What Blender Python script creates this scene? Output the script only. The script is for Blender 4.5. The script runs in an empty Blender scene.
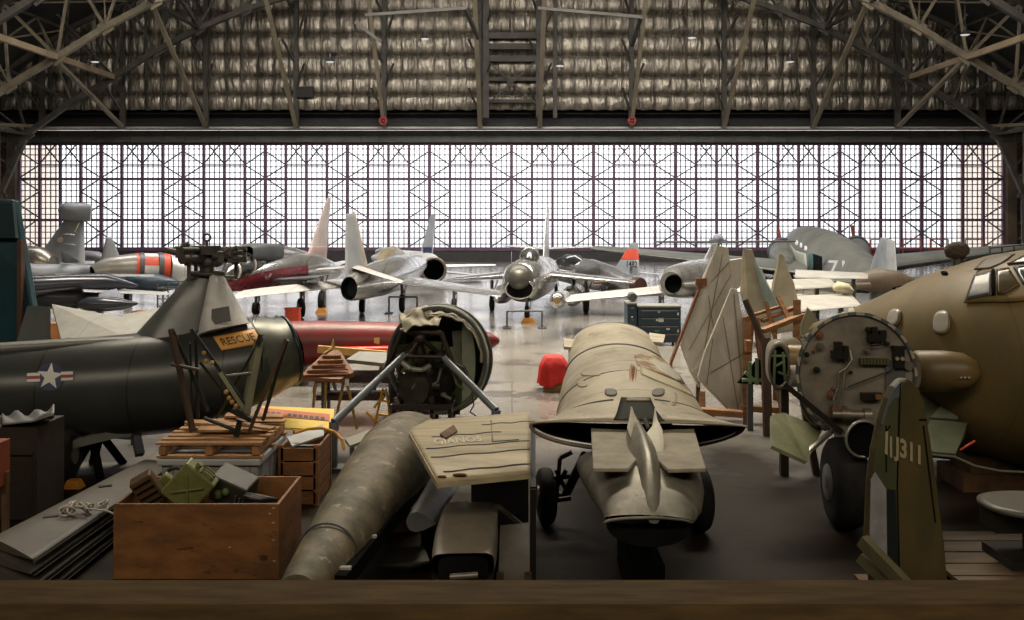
import bpy, math, random
import numpy as np
from mathutils import Vector, Matrix, Euler
from mathutils.bvhtree import BVHTree
random.seed(7)
PI = math.pi
SC = bpy.context.scene
COL = SC.collection
# ---------------------------------------------------------------- camera, world, lights, exposure
F = 995.0; HC = 4.0; HY = 215.0      # focal length in pixels of the 1024 frame, eye height, horizon row
cd = bpy.data.cameras.new('camera'); cam = bpy.data.objects.new('camera', cd); COL.objects.link(cam)
cam.location = (0, 0, HC); cam.rotation_euler = (PI/2, 0, 0)
cd.sensor_width = 36; cd.lens = F/1024*36; cd.shift_y = (HY-310)/1024.0; cd.clip_end = 600; cd.clip_start = .05
SC.camera = cam
SC.view_settings.view_transform = 'Standard'; SC.view_settings.look = 'None'
SC.view_settings.gamma = 1; SC.view_settings.use_curve_mapping = False
SC.view_settings.exposure = 0.0
w = bpy.data.worlds.new('overcast_sky'); SC.world = w; w.use_nodes = True
WB = w.node_tree.nodes['Background']; WB.inputs[0].default_value = (.97, .97, 1, 1); WB.inputs[1].default_value = 2.1
def area(name, loc, rot, sx, sy, power, col, portal=False):
    l = bpy.data.lights.new(name, 'AREA'); l.shape = 'RECTANGLE'; l.size = sx; l.size_y = sy; l.energy = power; l.color = col
    o = bpy.data.objects.new(name, l); COL.objects.link(o); o.location = loc; o.rotation_euler = rot
    if portal: l.cycles.is_portal = True
    return o
area('daylight_portal', (0, 84.9, 5.6), (-PI/2, 0, 0), 84, 9.2, 1, (1, 1, 1), True)      # sky light coming in by the glazed doors
area('rear_daylight', (0, -9.5, 17), (PI/2-.25, 0, 0), 60, 7, 6200, (1, .86, .67))            # added unseen area light for likely daylight behind, kept high to spare the foreground
area('roof_fill_far', (0, 52, 24), (math.radians(26), 0, 0), 56, 8, 25000, (1, .97, .93))  # added light under the closed roof, brightens far floor, jets and foil wall
LN = area('roof_fill_near', (0, 30, 24), (math.radians(-4), 0, 0), 30, 5, 7500, (1, .88, .70)); LN.data.spread = math.radians(95)   # added fill for the tops of things; the roof has no opening here
SC.cycles.max_bounces = 8; SC.cycles.diffuse_bounces = 4; SC.cycles.glossy_bounces = 4; SC.cycles.transparent_max_bounces = 12
SC.cycles.sample_clamp_indirect = 6; SC.cycles.caustics_reflective = False; SC.cycles.caustics_refractive = False

def at(px, py, d):                   # where a point seen at (px, py) stands when it is d metres away
    return Vector(((px-512)/F*d, d, HC-(py-HY)/F*d))
def gd(py): return F*HC/(py-HY)      # distance of the floor seen at row py

# ---------------------------------------------------------------- materials
MATS = {}
def mat(name, c1, c2=None, metal=0.0, rough=.5, sc=1.5, det=6, wear=None, wcol=(.2,.1,.05), wsc=3, panel=None, pcol=.35, bump=0.0, bsc=12, lo=.35, hi=.65, aniso=(1,1,1), spec=.5, coat=0):
    if name in MATS: return MATS[name]
    m = bpy.data.materials.new(name); m.use_nodes = True; nt = m.node_tree; N = nt.nodes; L = nt.links
    b = N['Principled BSDF']; b.inputs['Metallic'].default_value = metal; b.inputs['Roughness'].default_value = rough
    b.inputs['Specular IOR Level'].default_value = spec; b.inputs['Coat Weight'].default_value = coat
    tc = N.new('ShaderNodeTexCoord'); mp = N.new('ShaderNodeMapping'); L.new(tc.outputs['Object'], mp.inputs[0]); mp.inputs['Scale'].default_value = aniso
    c2 = c2 or tuple(x*.7 for x in c1)
    n = N.new('ShaderNodeTexNoise'); n.inputs['Scale'].default_value = sc; n.inputs['Detail'].default_value = det; n.inputs['Roughness'].default_value = .6
    L.new(mp.outputs[0], n.inputs[0])
    r = N.new('ShaderNodeValToRGB'); r.color_ramp.elements[0].position = lo; r.color_ramp.elements[1].position = hi
    r.color_ramp.elements[0].color = (*c1, 1); r.color_ramp.elements[1].color = (*c2, 1); L.new(n.outputs[0], r.inputs[0])
    out = r.outputs[0]
    if wear is not None:
        n2 = N.new('ShaderNodeTexNoise'); n2.inputs['Scale'].default_value = wsc; n2.inputs['Detail'].default_value = 8; n2.inputs['Roughness'].default_value = .7
        L.new(mp.outputs[0], n2.inputs[0])
        r2 = N.new('ShaderNodeValToRGB'); r2.color_ramp.elements[0].position = wear; r2.color_ramp.elements[1].position = wear+.05
        r2.color_ramp.elements[0].color = (0,0,0,1); r2.color_ramp.elements[1].color = (1,1,1,1); L.new(n2.outputs[0], r2.inputs[0])
        mx = N.new('ShaderNodeMix'); mx.data_type = 'RGBA'; L.new(r2.outputs[0], mx.inputs[0]); L.new(out, mx.inputs[6]); mx.inputs[7].default_value = (*wcol, 1)
        out = mx.outputs[2]
    if panel:
        facs = []
        for ax in (0, 1, 2):
            if not panel[ax]: continue
            sx = N.new('ShaderNodeSeparateXYZ'); L.new(tc.outputs['Object'], sx.inputs[0])
            d = N.new('ShaderNodeMath'); d.operation = 'PINGPONG'; L.new(sx.outputs[ax], d.inputs[0]); d.inputs[1].default_value = panel[ax]/2
            g = N.new('ShaderNodeMath'); g.operation = 'LESS_THAN'; L.new(d.outputs[0], g.inputs[0]); g.inputs[1].default_value = panel[3] if len(panel) > 3 else .012
            facs.append(g.outputs[0])
        f = facs[0]
        for o2 in facs[1:]:
            k = N.new('ShaderNodeMath'); k.operation = 'MAXIMUM'; L.new(f, k.inputs[0]); L.new(o2, k.inputs[1]); f = k.outputs[0]
        mx = N.new('ShaderNodeMix'); mx.data_type = 'RGBA'; L.new(f, mx.inputs[0]); L.new(out, mx.inputs[6]); mx.inputs[7].default_value = (*[x*pcol for x in c1], 1)
        out = mx.outputs[2]
    L.new(out, b.inputs['Base Color'])
    rr = N.new('ShaderNodeMapRange'); rr.inputs[3].default_value = max(.05, rough-.12); rr.inputs[4].default_value = min(1, rough+.12); L.new(n.outputs[0], rr.inputs[0]); L.new(rr.outputs[0], b.inputs['Roughness'])
    if bump:
        n3 = N.new('ShaderNodeTexNoise'); n3.inputs['Scale'].default_value = bsc; n3.inputs['Detail'].default_value = 5; L.new(mp.outputs[0], n3.inputs[0])
        bp = N.new('ShaderNodeBump'); bp.inputs['Strength'].default_value = bump; bp.inputs['Distance'].default_value = .05; L.new(n3.outputs[0], bp.inputs['Height']); L.new(bp.outputs[0], b.inputs['Normal'])
    MATS[name] = m; return m
def emit(name, c, s):
    m = bpy.data.materials.new(name); m.use_nodes = True; b = m.node_tree.nodes['Principled BSDF']
    b.inputs['Base Color'].default_value = (*c, 1); b.inputs['Emission Color'].default_value = (*c, 1); b.inputs['Emission Strength'].default_value = s; return m
def glassmat(name, tint=(1,1,1), gl=.06):
    m = bpy.data.materials.new(name); m.use_nodes = True; nt = m.node_tree; nt.nodes.clear()
    o = nt.nodes.new('ShaderNodeOutputMaterial'); t = nt.nodes.new('ShaderNodeBsdfTransparent'); t.inputs[0].default_value = (*tint, 1)
    g = nt.nodes.new('ShaderNodeBsdfGlossy'); g.inputs['Roughness'].default_value = .15; x = nt.nodes.new('ShaderNodeMixShader'); x.inputs[0].default_value = gl
    nt.links.new(t.outputs[0], x.inputs[1]); nt.links.new(g.outputs[0], x.inputs[2]); nt.links.new(x.outputs[0], o.inputs[0]); return m

# ---------------------------------------------------------------- mesh builder
V = lambda *a: Vector(a)
def frame(d, up=V(0,0,1)):
    d = d.normalized(); s = d.cross(up)
    if s.length < 1e-4: s = d.cross(V(1,0,0))
    s.normalize(); return d, s, s.cross(d).normalized()
class MB:
    def __init__(s): s.v = []; s.f = []; s.mi = []; s.m = 0; s.sm = []; s.smooth = False
    def add(s, vs, fs, smooth=None):
        o = len(s.v); s.v += [Vector(p) for p in vs]
        for f in fs: s.f.append([o+i for i in f]); s.mi.append(s.m); s.sm.append(s.smooth if smooth is None else smooth)
        return s
    def box(s, c, size, rot=None, taper=1.0):
        c = Vector(c); hx, hy, hz = [k/2 for k in size]
        vs = []
        for z in (-1, 1):
            t = taper if z > 0 else 1
            for x, y in ((-1,-1),(1,-1),(1,1),(-1,1)): vs.append(V(x*hx*t, y*hy*t, z*hz))
        if rot is not None:
            R = rot if isinstance(rot, Matrix) else Euler(rot).to_matrix()
            vs = [R @ p for p in vs]
        return s.add([p+c for p in vs], [(0,3,2,1),(4,5,6,7),(0,1,5,4),(1,2,6,5),(2,3,7,6),(3,0,4,7)], False)
    def bar(s, a, b, w=.05, h=None, up=V(0,0,1)):
        a, b = Vector(a), Vector(b); h = h or w; d, x, y = frame(b-a, up)
        vs = [p+x*i*w/2+y*j*h/2 for p in (a, b) for i, j in ((-1,-1),(1,-1),(1,1),(-1,1))]
        return s.add(vs, [(0,3,2,1),(4,5,6,7),(0,1,5,4),(1,2,6,5),(2,3,7,6),(3,0,4,7)], False)
    def tube(s, a, b, r0=.03, r1=None, n=10, cap=True, sm=True):
        a, b = Vector(a), Vector(b); r1 = r0 if r1 is None else r1; d, x, y = frame(b-a)
        vs = [p+(x*math.cos(2*PI*k/n)+y*math.sin(2*PI*k/n))*r for p, r in ((a, r0), (b, r1)) for k in range(n)]
        s.add(vs, [(k, (k+1)%n, n+(k+1)%n, n+k) for k in range(n)], sm)
        if cap: s.add(vs[:n], [tuple(range(n))[::-1]], False); s.add(vs[n:], [tuple(range(n))], False)
        return s
    def pipe(s, pts, r=.02, n=7):
        pts = [Vector(p) for p in pts]
        for a, b in zip(pts[:-1], pts[1:]): s.tube(a, b, r, n=n)
        return s
    def loft(s, secs, n=28, c0=True, c1=True, up=V(0,0,1), fixed=None, flat=False, arc=(0, 2*PI)):
        # secs: (x,y,z, half width, half height[, power])
        P = [Vector(q[:3]) for q in secs]; rings = []; full = abs(arc[1]-arc[0]-2*PI) < 1e-6
        m = n if full else n+1
        for i, q in enumerate(secs):
            t = fixed if fixed is not None else (P[min(i+1, len(P)-1)]-P[max(i-1, 0)])
            d, x, y = frame(t, up); pw = q[5] if len(q) > 5 else 2
            rg = []
            for k in range(m):
                a = arc[0]+(arc[1]-arc[0])*k/n; ca, sa = math.cos(a), math.sin(a)
                rg.append(P[i]+x*(q[3]*math.copysign(abs(ca)**(2/pw), ca))+y*(q[4]*math.copysign(abs(sa)**(2/pw), sa)))
            rings.append(rg)
        vs = [p for r in rings for p in r]; fs = []
        for i in range(len(rings)-1):
            for k in range(m if full else m-1):
                k2 = (k+1) % m; fs.append((i*m+k, i*m+k2, (i+1)*m+k2, (i+1)*m+k))
        s.add(vs, fs, not flat)
        if c0: s.add(rings[0], [tuple(range(m))[::-1]], False)
        if c1: s.add(rings[-1], [tuple(range(m))], False)
        return s
    def wing(s, rl, rt, tl, tt, t0=.2, t1=.08, mid=None):
        # flying surface: root leading/trailing point, tip leading/trailing point, thicknesses
        rl, rt, tl, tt = [Vector(p) for p in (rl, rt, tl, tt)]
        nrm = (rt-rl).cross(tl-rl).normalized()
        prof = [(0,0),(.04,.42),(.15,.85),(.35,1),(.6,.75),(.85,.3),(1,.04),(1,-.04),(.85,-.3),(.6,-.75),(.35,-1),(.15,-.85),(.04,-.42)]
        n = len(prof); st = [0, .5, .9, .98, 1]; vs = []
        for q in st:
            a, b = rl.lerp(tl, q), rt.lerp(tt, q); th = (t0+(t1-t0)*q)/2*(1 if q < .95 else (.75 if q < .99 else .3))
            if q > .99: c = (a+b)/2; a = c+(a-c)*.9; b = c+(b-c)*.9
            vs += [a.lerp(b, u)+nrm*w_*th for u, w_ in prof]
        fs = [(i*n+k, i*n+(k+1)%n, (i+1)*n+(k+1)%n, (i+1)*n+k) for i in range(len(st)-1) for k in range(n)]
        s.add(vs, fs, True); s.add(vs[:n], [tuple(range(n))[::-1]], False); s.add(vs[-n:], [tuple(range(n))], False)
        return s
    def slab(s, poly, th):           # planar polygon in space given a thickness
        P = [Vector(p) for p in poly]; n = V(0,0,0)
        for i in range(len(P)): n += P[i].cross(P[(i+1) % len(P)])
        n.normalize(); k = len(P); vs = [p+n*th/2 for p in P]+[p-n*th/2 for p in P]
        s.add(vs, [tuple(range(k)), tuple(range(2*k-1, k-1, -1))]+[(i, k+i, k+(i+1)%k, (i+1)%k) for i in range(k)], False); return s
    def ball(s, c, r, n=12, sq=(1,1,1)):
        c = Vector(c); vs = []; m = n//2+1
        for i in range(m):
            th = PI*i/(m-1)
            for k in range(n): vs.append(c+V(r*sq[0]*math.sin(th)*math.cos(2*PI*k/n), r*sq[1]*math.sin(th)*math.sin(2*PI*k/n), r*sq[2]*math.cos(th)))
        return s.add(vs, [(i*n+k, (i+1)*n+k, (i+1)*n+(k+1)%n, i*n+(k+1)%n) for i in range(m-1) for k in range(n)], True)
    def ring(s, c, ax, R, r, n=28, m=8, sq=1.0, up=V(0,0,1)):
        c = Vector(c); d, x, y = frame(Vector(ax), up); vs = []
        for k in range(n):
            a = 2*PI*k/n; u = x*math.cos(a)+y*math.sin(a)*sq
            for j in range(m):
                b = 2*PI*j/m; vs.append(c+u*(R+r*math.cos(b))+d*r*math.sin(b))
        return s.add(vs, [(k*m+j, ((k+1)%n)*m+j, ((k+1)%n)*m+(j+1)%m, k*m+(j+1)%m) for k in range(n) for j in range(m)], True)
    def grid(s, fn, nu, nv, smooth=True):
        vs = [fn(i/nu, j/nv) for j in range(nv+1) for i in range(nu+1)]
        return s.add(vs, [(j*(nu+1)+i, j*(nu+1)+i+1, (j+1)*(nu+1)+i+1, (j+1)*(nu+1)+i) for j in range(nv) for i in range(nu)], smooth)
    def move(s, fn): s.v = [fn(p) for p in s.v]; return s
    def build(s, name, mats, parent=None, world=False, base=None, label=None, cat=None, group=None, kind=None, bevel=0, solid=0):
        if not isinstance(mats, (list, tuple)): mats = [mats]
        off = V(0,0,0); inv = None
        if base is not None: off = Vector(base)
        if world and parent is not None:
            p = parent
            while p.parent: p = p.parent
            inv = (Matrix.Translation(p.location) @ p.rotation_euler.to_matrix().to_4x4()).inverted()
        vs = [(inv @ q if inv else q-off) for q in s.v]
        me = bpy.data.meshes.new(name); me.from_pydata([tuple(q) for q in vs], [], s.f)
        for m in mats: me.materials.append(m)
        me.polygons.foreach_set('material_index', s.mi); me.polygons.foreach_set('use_smooth', s.sm); me.update()
        o = bpy.data.objects.new(name, me); COL.objects.link(o); o.location = off if parent is None else (0,0,0)
        if parent is not None: o.parent = parent
        if bevel:
            b = o.modifiers.new('bevel', 'BEVEL'); b.width = bevel; b.segments = 2; b.limit_method = 'ANGLE'
        if solid:
            b = o.modifiers.new('solid', 'SOLIDIFY'); b.thickness = solid; b.offset = 0
        if label: o['label'] = label
        if cat: o['category'] = cat
        if group: o['group'] = group
        if kind: o['kind'] = kind
        return o
def thing(name, label, cat, loc=(0,0,0), rz=0, group=None, kind=None):
    o = bpy.data.objects.new(name, None); COL.objects.link(o); o.location = Vector(loc); o.rotation_euler = (0,0,rz); o.empty_display_size = .2
    o['label'] = label; o['category'] = cat
    if group: o['group'] = group
    if kind: o['kind'] = kind
    return o
def children(o): return [c for c in COL.objects if c.parent == o]
def dup(o, loc=None, rz=None, label=None, parent=None):
    c = o.copy(); COL.objects.link(c); c.parent = parent
    for ch in children(o): dup(ch, parent=c)
    if loc is not None: c.location = Vector(loc)
    if rz is not None: c.rotation_euler = (0,0,rz)
    if label: c['label'] = label
    return c
def text(body, size, mtl, parent, origin, xdir, ydir, name, ext=.004):
    cu = bpy.data.curves.new(name, 'FONT'); cu.body = body; cu.size = size; cu.extrude = ext; cu.align_x = 'CENTER'; cu.align_y = 'CENTER'; cu.offset = size*.012; cu.resolution_u = 3
    o = bpy.data.objects.new(name, cu); COL.objects.link(o); bpy.context.view_layer.update()
    me = bpy.data.meshes.new_from_object(o.evaluated_get(bpy.context.evaluated_depsgraph_get())); bpy.data.objects.remove(o)
    x = Vector(xdir).normalized(); z = x.cross(Vector(ydir)).normalized(); y = z.cross(x)
    q = MB(); q.add([Vector(origin)+x*v.co.x+y*v.co.y+z*v.co.z for v in me.vertices], [tuple(p.vertices) for p in me.polygons], False)
    return q.build(name, mtl, parent, world=True)

def caster(objs, dmax=120):
    # markings and panes are laid onto finished skins: find the skin point by casting a ray at the built mesh
    ts = []
    for o in (objs if isinstance(objs, (list, tuple)) else [objs]):
        p = o
        while p.parent: p = p.parent
        M = Matrix.Translation(p.location) @ p.rotation_euler.to_matrix().to_4x4(); me = o.data
        ts.append(BVHTree.FromPolygons([M @ v.co for v in me.vertices], [tuple(f.vertices) for f in me.polygons]))
    def f(px, py, lift=.012):
        eye = V(0,0,HC); dr = (at(px,py,1)-eye).normalized(); best = None
        for t in ts:
            loc, nr, i, ds = t.ray_cast(eye, dr, dmax)
            if loc is not None and (best is None or ds < best[2]): best = (loc, nr if nr.dot(dr) < 0 else -nr, ds)
        if best is None: return f.last
        f.last = best[0]+best[1]*lift; return f.last
    f.last = V(0,0,0)
    return f
def patch(name, poly, m, par, sk, lift=.02, sub=6, th=.02):
    # polygonal marking or pane lying on a skin: rings shrunk to its centre, each vertex on the skin
    cx_ = sum(p[0] for p in poly)/len(poly); cy_ = sum(p[1] for p in poly)/len(poly); k = len(poly); b = MB(); vs = [sk(cx_,cy_,lift)]; edge = []
    for i in range(k):
        for j in range(sub): u = j/sub; edge.append((poly[i][0]+(poly[(i+1)%k][0]-poly[i][0])*u, poly[i][1]+(poly[(i+1)%k][1]-poly[i][1])*u))
    n = len(edge); R = 4
    for q in range(1, R+1): vs += [sk(cx_+(x-cx_)*q/R, cy_+(y-cy_)*q/R, lift) for x,y in edge]
    fs = [(0,1+i,1+(i+1)%n) for i in range(n)]
    for g in range(R-1): fs += [(1+g*n+i, 1+(g+1)*n+i, 1+(g+1)*n+(i+1)%n, 1+g*n+(i+1)%n) for i in range(n)]
    b.add(vs, fs, True); return b.build(name, m, par, world=True, solid=th)
def oval(cx_, cy_, rx, ry, n=20, sk=0, pw=2.6): return [(cx_+rx*math.copysign(abs(math.cos(2*PI*i/n))**(2/pw), math.cos(2*PI*i/n))-sk*math.sin(2*PI*i/n), cy_+ry*math.copysign(abs(math.sin(2*PI*i/n))**(2/pw), math.sin(2*PI*i/n))) for i in range(n)]

# palette
M_steel = mat('truss_paint_tan', (.23,.185,.12), (.12,.10,.065), rough=.6, sc=.8)
M_steel_d = mat('truss_paint_dark', (.055,.046,.034), (.03,.026,.02), rough=.7, sc=.8)
M_mull = mat('mullion_purple_brown', (.115,.06,.105), (.08,.042,.07), rough=.6)
M_munt = mat('muntin_grey', (.16,.15,.16), (.12,.11,.12), rough=.6)
M_sil = mat('bare_aluminium', (.74,.74,.73), (.46,.46,.45), metal=.85, rough=.22, sc=1.3, panel=(1.1,0,0,.012), pcol=.3)
M_silw = mat('aluminium_paint', (.70,.69,.66), (.52,.51,.49), metal=.45, rough=.38, sc=.7, panel=(.9,0,0,.010), pcol=.45)
M_greyp = mat('light_grey_paint', (.33,.345,.36), (.23,.24,.255), rough=.45, sc=.6)
M_dkgrey = mat('dark_grey_paint', (.09,.095,.10), (.05,.055,.06), rough=.42, sc=.8)
M_black = mat('black_void', (.008,.008,.008), (.004,.004,.004), rough=.9, spec=.05)
M_tire = mat('rubber', (.022,.021,.02), (.012,.012,.012), rough=.75, sc=4, spec=.25)
M_strut = mat('gear_metal', (.22,.21,.2), (.10,.095,.09), metal=.6, rough=.45)
M_red = mat('red_paint', (.17,.009,.009), (.085,.006,.006), rough=.42, sc=1.2, wear=.66, wcol=(.16,.03,.02), wsc=2)
M_redb = mat('red_orange_paint', (.78,.09,.035), (.6,.06,.03), rough=.45)
M_white = mat('white_paint', (.78,.77,.74), (.62,.61,.58), rough=.45)
M_canopy = mat('canopy_glass', (.05,.055,.06), (.10,.10,.10), metal=.2, rough=.12, spec=.8)
M_wood = mat('bare_timber', (.33,.155,.055), (.17,.075,.028), rough=.65, sc=3, aniso=(1,1,6), wear=.63, wcol=(.10,.05,.025), wsc=2.5)
M_woodd = mat('dark_timber', (.13,.065,.025), (.06,.03,.014), rough=.7, sc=3, wear=.62, wcol=(.02,.012,.008))
M_beige = mat('faded_beige_skin', (.50,.45,.34), (.36,.32,.24), rough=.55, sc=1.6, wear=.66, wcol=(.17,.12,.07), wsc=2.2, bump=.25, bsc=3)
M_olive = mat('olive_green_paint', (.075,.085,.035), (.035,.045,.02), rough=.5, sc=2)
M_grnin = mat('zinc_green_primer', (.16,.19,.085), (.08,.10,.05), rough=.6, sc=3)
M_rust = mat('rusty_steel', (.16,.07,.03), (.07,.035,.02), rough=.75, sc=4)
# ================================================================ setting
YW = 85.0                      # plane of the glazed doors
ZB, ZT = 4-35*YW/F, 4+72*YW/F
XL, XR = (20-512)/F*YW, (1003-512)/F*YW
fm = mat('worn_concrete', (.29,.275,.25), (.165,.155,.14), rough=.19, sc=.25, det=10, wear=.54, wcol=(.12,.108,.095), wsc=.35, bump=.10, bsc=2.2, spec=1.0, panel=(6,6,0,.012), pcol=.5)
# concrete coloured oil-dark toward the camera, foreground shade put in too, with ragged edge
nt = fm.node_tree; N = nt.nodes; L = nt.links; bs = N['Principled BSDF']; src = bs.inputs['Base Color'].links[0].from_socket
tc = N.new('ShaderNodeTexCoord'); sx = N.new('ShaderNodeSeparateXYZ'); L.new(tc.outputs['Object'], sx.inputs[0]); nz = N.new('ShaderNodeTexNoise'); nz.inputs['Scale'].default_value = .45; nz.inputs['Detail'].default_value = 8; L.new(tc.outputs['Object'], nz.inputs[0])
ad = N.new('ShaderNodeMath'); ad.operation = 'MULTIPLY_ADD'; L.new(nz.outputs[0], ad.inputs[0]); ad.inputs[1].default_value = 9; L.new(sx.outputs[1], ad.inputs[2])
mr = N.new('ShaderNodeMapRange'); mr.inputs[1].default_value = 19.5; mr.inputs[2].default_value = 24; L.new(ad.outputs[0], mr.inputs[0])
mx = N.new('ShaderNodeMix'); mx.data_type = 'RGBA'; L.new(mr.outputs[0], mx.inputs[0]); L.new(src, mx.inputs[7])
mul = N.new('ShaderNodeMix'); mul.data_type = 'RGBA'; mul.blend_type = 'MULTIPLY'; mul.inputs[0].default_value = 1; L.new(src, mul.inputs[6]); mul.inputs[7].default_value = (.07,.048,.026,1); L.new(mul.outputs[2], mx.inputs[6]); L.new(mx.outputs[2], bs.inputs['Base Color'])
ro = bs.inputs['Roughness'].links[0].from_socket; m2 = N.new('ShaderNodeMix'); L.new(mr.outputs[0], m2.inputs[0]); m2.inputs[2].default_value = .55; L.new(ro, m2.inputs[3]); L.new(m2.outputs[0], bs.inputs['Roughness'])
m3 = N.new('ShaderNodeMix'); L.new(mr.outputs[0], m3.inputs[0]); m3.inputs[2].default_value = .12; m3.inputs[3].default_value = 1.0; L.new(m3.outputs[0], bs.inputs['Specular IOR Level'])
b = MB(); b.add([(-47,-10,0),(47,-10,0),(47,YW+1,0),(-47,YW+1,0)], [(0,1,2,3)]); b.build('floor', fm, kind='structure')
b = MB(); b.add([(-300,YW+1.2,-.3),(300,YW+1.2,-.3),(300,300,-.3),(-300,300,-.3)], [(0,1,2,3)]); b.build('ground_outside', mat('apron', (.85,.85,.85), rough=.8), kind='structure')
# glazed sliding leaves
M_glass = glassmat('window_glass'); M_dadopanel = mat('door_lower_panel', (.03,.027,.024), rough=.6)
M_brace = mat('brace_dark_grey', (.07,.065,.07), (.05,.045,.05), rough=.6)
n_leaf = 12; lw = (XR-XL)/n_leaf; bw = lw/4
def zr(py): return 4-(py-HY)*YW/F
for k in range(n_leaf):
    x0 = XL+k*lw; root = thing('door_%d' % (k+1), 'tall steel framed glazed hangar door leaf with diagonal braces', 'hangar door', (x0+lw/2, YW, 0), kind='structure'); del root['category']
    fr = MB(); Y = YW
    for i in range(5):
        wd = .28 if i in (0, 4) else .22
        if i == 4 and k < n_leaf-1: continue
        fr.box((x0+i*bw, Y-.1, (ZB+ZT)/2), (wd*.95, .3, ZT-ZB))
    for py, h in ((179, .22), (220, .22), (144, .25), (249, .3)): fr.box((x0+lw/2, Y-.08, zr(py)), (lw, .22, h))
    for i in (1, 2): fr.box((x0+(i+.5)*bw, Y-.05, zr(165)), (bw, .12, .12))
    fr.m = 1
    zz = [151, 165, 178, 191.5, 204.5, 218, 233, 247]
    for i, s0 in ((0, 0), (3, 1)):
        for j in range(7):
            a_in = (j % 2 == 0)                      # starts on the leaf joint side
            xa = x0 if i == 0 else x0+lw; xb = x0+bw if i == 0 else x0+3*bw
            p, q = (xa, xb) if a_in else (xb, xa)
            fr.bar((p, Y-.15, zr(zz[j])), (q, Y-.15, zr(zz[j+1])), .10, .10)
    for i in (1, 2):
        fr.bar((x0+i*bw, Y-.15, zr(164)), (x0+(i+.8)*bw, Y-.15, zr(144)), .10, .10)
        fr.bar((x0+(i+1)*bw, Y-.15, zr(164)), (x0+(i+.2)*bw, Y-.15, zr(144)), .10, .10)
    fr.build('door_frame', [M_mull, M_brace], root, world=True)
    mu = MB()
    for i in range(16):
        if i % 4: mu.box((x0+i*bw/4, Y, (ZB+ZT)/2), (.085, .06, ZT-ZB))
    for j in range(1, 18): mu.box((x0+lw/2, Y, ZB+(ZT-ZB)*j/18), (lw, .06, .08))
    mu.build('muntin_grid', M_munt, root, world=True)
    g = MB(); g.box((x0+lw/2, Y+.06, (ZB+ZT)/2), (lw-.02, .012, ZT-ZB)); g.build('pane', M_glass, root, world=True)
    d = MB(); d.box((x0+lw/2, Y, ZB/2), (lw-.01, .2, ZB))
    for i in range(8): d.box((x0+(i+.5)*lw/8, Y-.12, ZB/2), (.06, .06, ZB-.1))
    d.build('lower_panel', M_dadopanel, root, world=True)
# pale buildings across the apron, seen hazily through both ends of the glazing
for nm, x0, x1, z in (('outbuilding', -66, -53.0, 15), ('outbuilding', 52, 62, 15)):
    b = MB(); b.box(((x0+x1)/2, 112, z/2), (x1-x0, 8, z))
    for i in range(4): b.box(((x0+x1)/2, 107.9, 2.5+i*3.2), ((x1-x0)*.8, .1, 1.1))
    o = b.build(nm, mat('stucco_warm', (.85,.74,.64), (.8,.68,.58), rough=.8), base=((x0+x1)/2, 112, 0), label='tan building outside beyond the %s end of the hangar doors' % ('left' if x0 < 0 else 'right'), cat='building')
# lintel girder with rails above the doors
b = MB(); b.box((0, YW-.2, (10.15+11.15)/2+.02), (92, .9, 1.0))
for i in range(60): b.box((-44.3+i*1.5, YW-.7, 10.7), (.05, .08, .95))
b.build('trim_1', mat('lintel_grey_green', (.06,.06,.05), (.04,.04,.034), rough=.6), kind='structure')
b = MB(); b.box((0, YW-1.3, 11.28), (90, 1.6, .16)); b.build('trim_2', mat('rail_pale', (.42,.38,.30), (.25,.22,.17), rough=.5, sc=.4), kind='structure')
b = MB(); b.box((0, YW-.3, 12.0), (92, .6, 1.5)); b.box((0,YW-1.2,12.55),(90,.4,.14)); b.box((0,YW-1.9,11.55),(90,.1,.25)); b.build('trim_3', mat('track_dark', (.006,.006,.006), rough=.7), kind='structure')
# quilted foil insulation wall
M_foil = mat('foil_insulation', (.32,.28,.22), (.13,.11,.085), metal=.75, rough=.40, sc=.9, det=8, bump=1.0, bsc=1.5, aniso=(2.4,1,.6), panel=(1.33,0,0,.035), pcol=.25)
nt = M_foil.node_tree
for n in nt.nodes:
    if n.type == 'BUMP': n.inputs['Distance'].default_value = .16
rows = [12.75, 14.05, 15.6, 17.35, 19.1, 20.85, 22.6, 24.4, 26.2]
YI = 83.0
rng = random.Random(3)
b = MB(); cwid = 1.33; ncol = 68
for r in range(len(rows)-1):
    z0, z1 = rows[r], rows[r+1]
    def fn(u, v, z0=z0, z1=z1, r=r):
        x = -45.2+u*90.4; c = (x/cwid) % 1.0
        pu = .30*(4*v*(1-v))**.5*(abs(math.sin(PI*c))**.22)
        n = .03*math.sin(x*9.1+r*2+3*math.sin(x*1.7+v*4))*(1.2-v)+.025*math.sin(x*23+5*v+r)*v
        sag = .10*math.sin(x*2.36*2+r)*(1-v)
        return V(x, YI-.1-pu-n*.9*(.3+v*(1-v)*2), z0+(z1-z0)*v - (sag if v < .5 else 0)*.4)
    b.grid(fn, 68*9, 8)
    # crimped seam flange standing along the top of each course
    def fl(u, v, z1=z1, r=r):
        x = -45.2+u*90.4
        return V(x, YI-.16-.26*v-.08*math.sin(x*15+r), z1-.02+(.15+.08*math.sin(x*15+r*1.3)+.03*math.sin(x*41))*(v-.4))
    b.grid(fl, 68*12, 1)
b.build('wall_back', M_foil, kind='structure')
b = MB(); b.box((0, YI+1.5, 20), (92, .3, 15)); b.build('wall_back_backing', mat('backing_dark', (.03,.027,.024), rough=.9), kind='structure')
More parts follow.
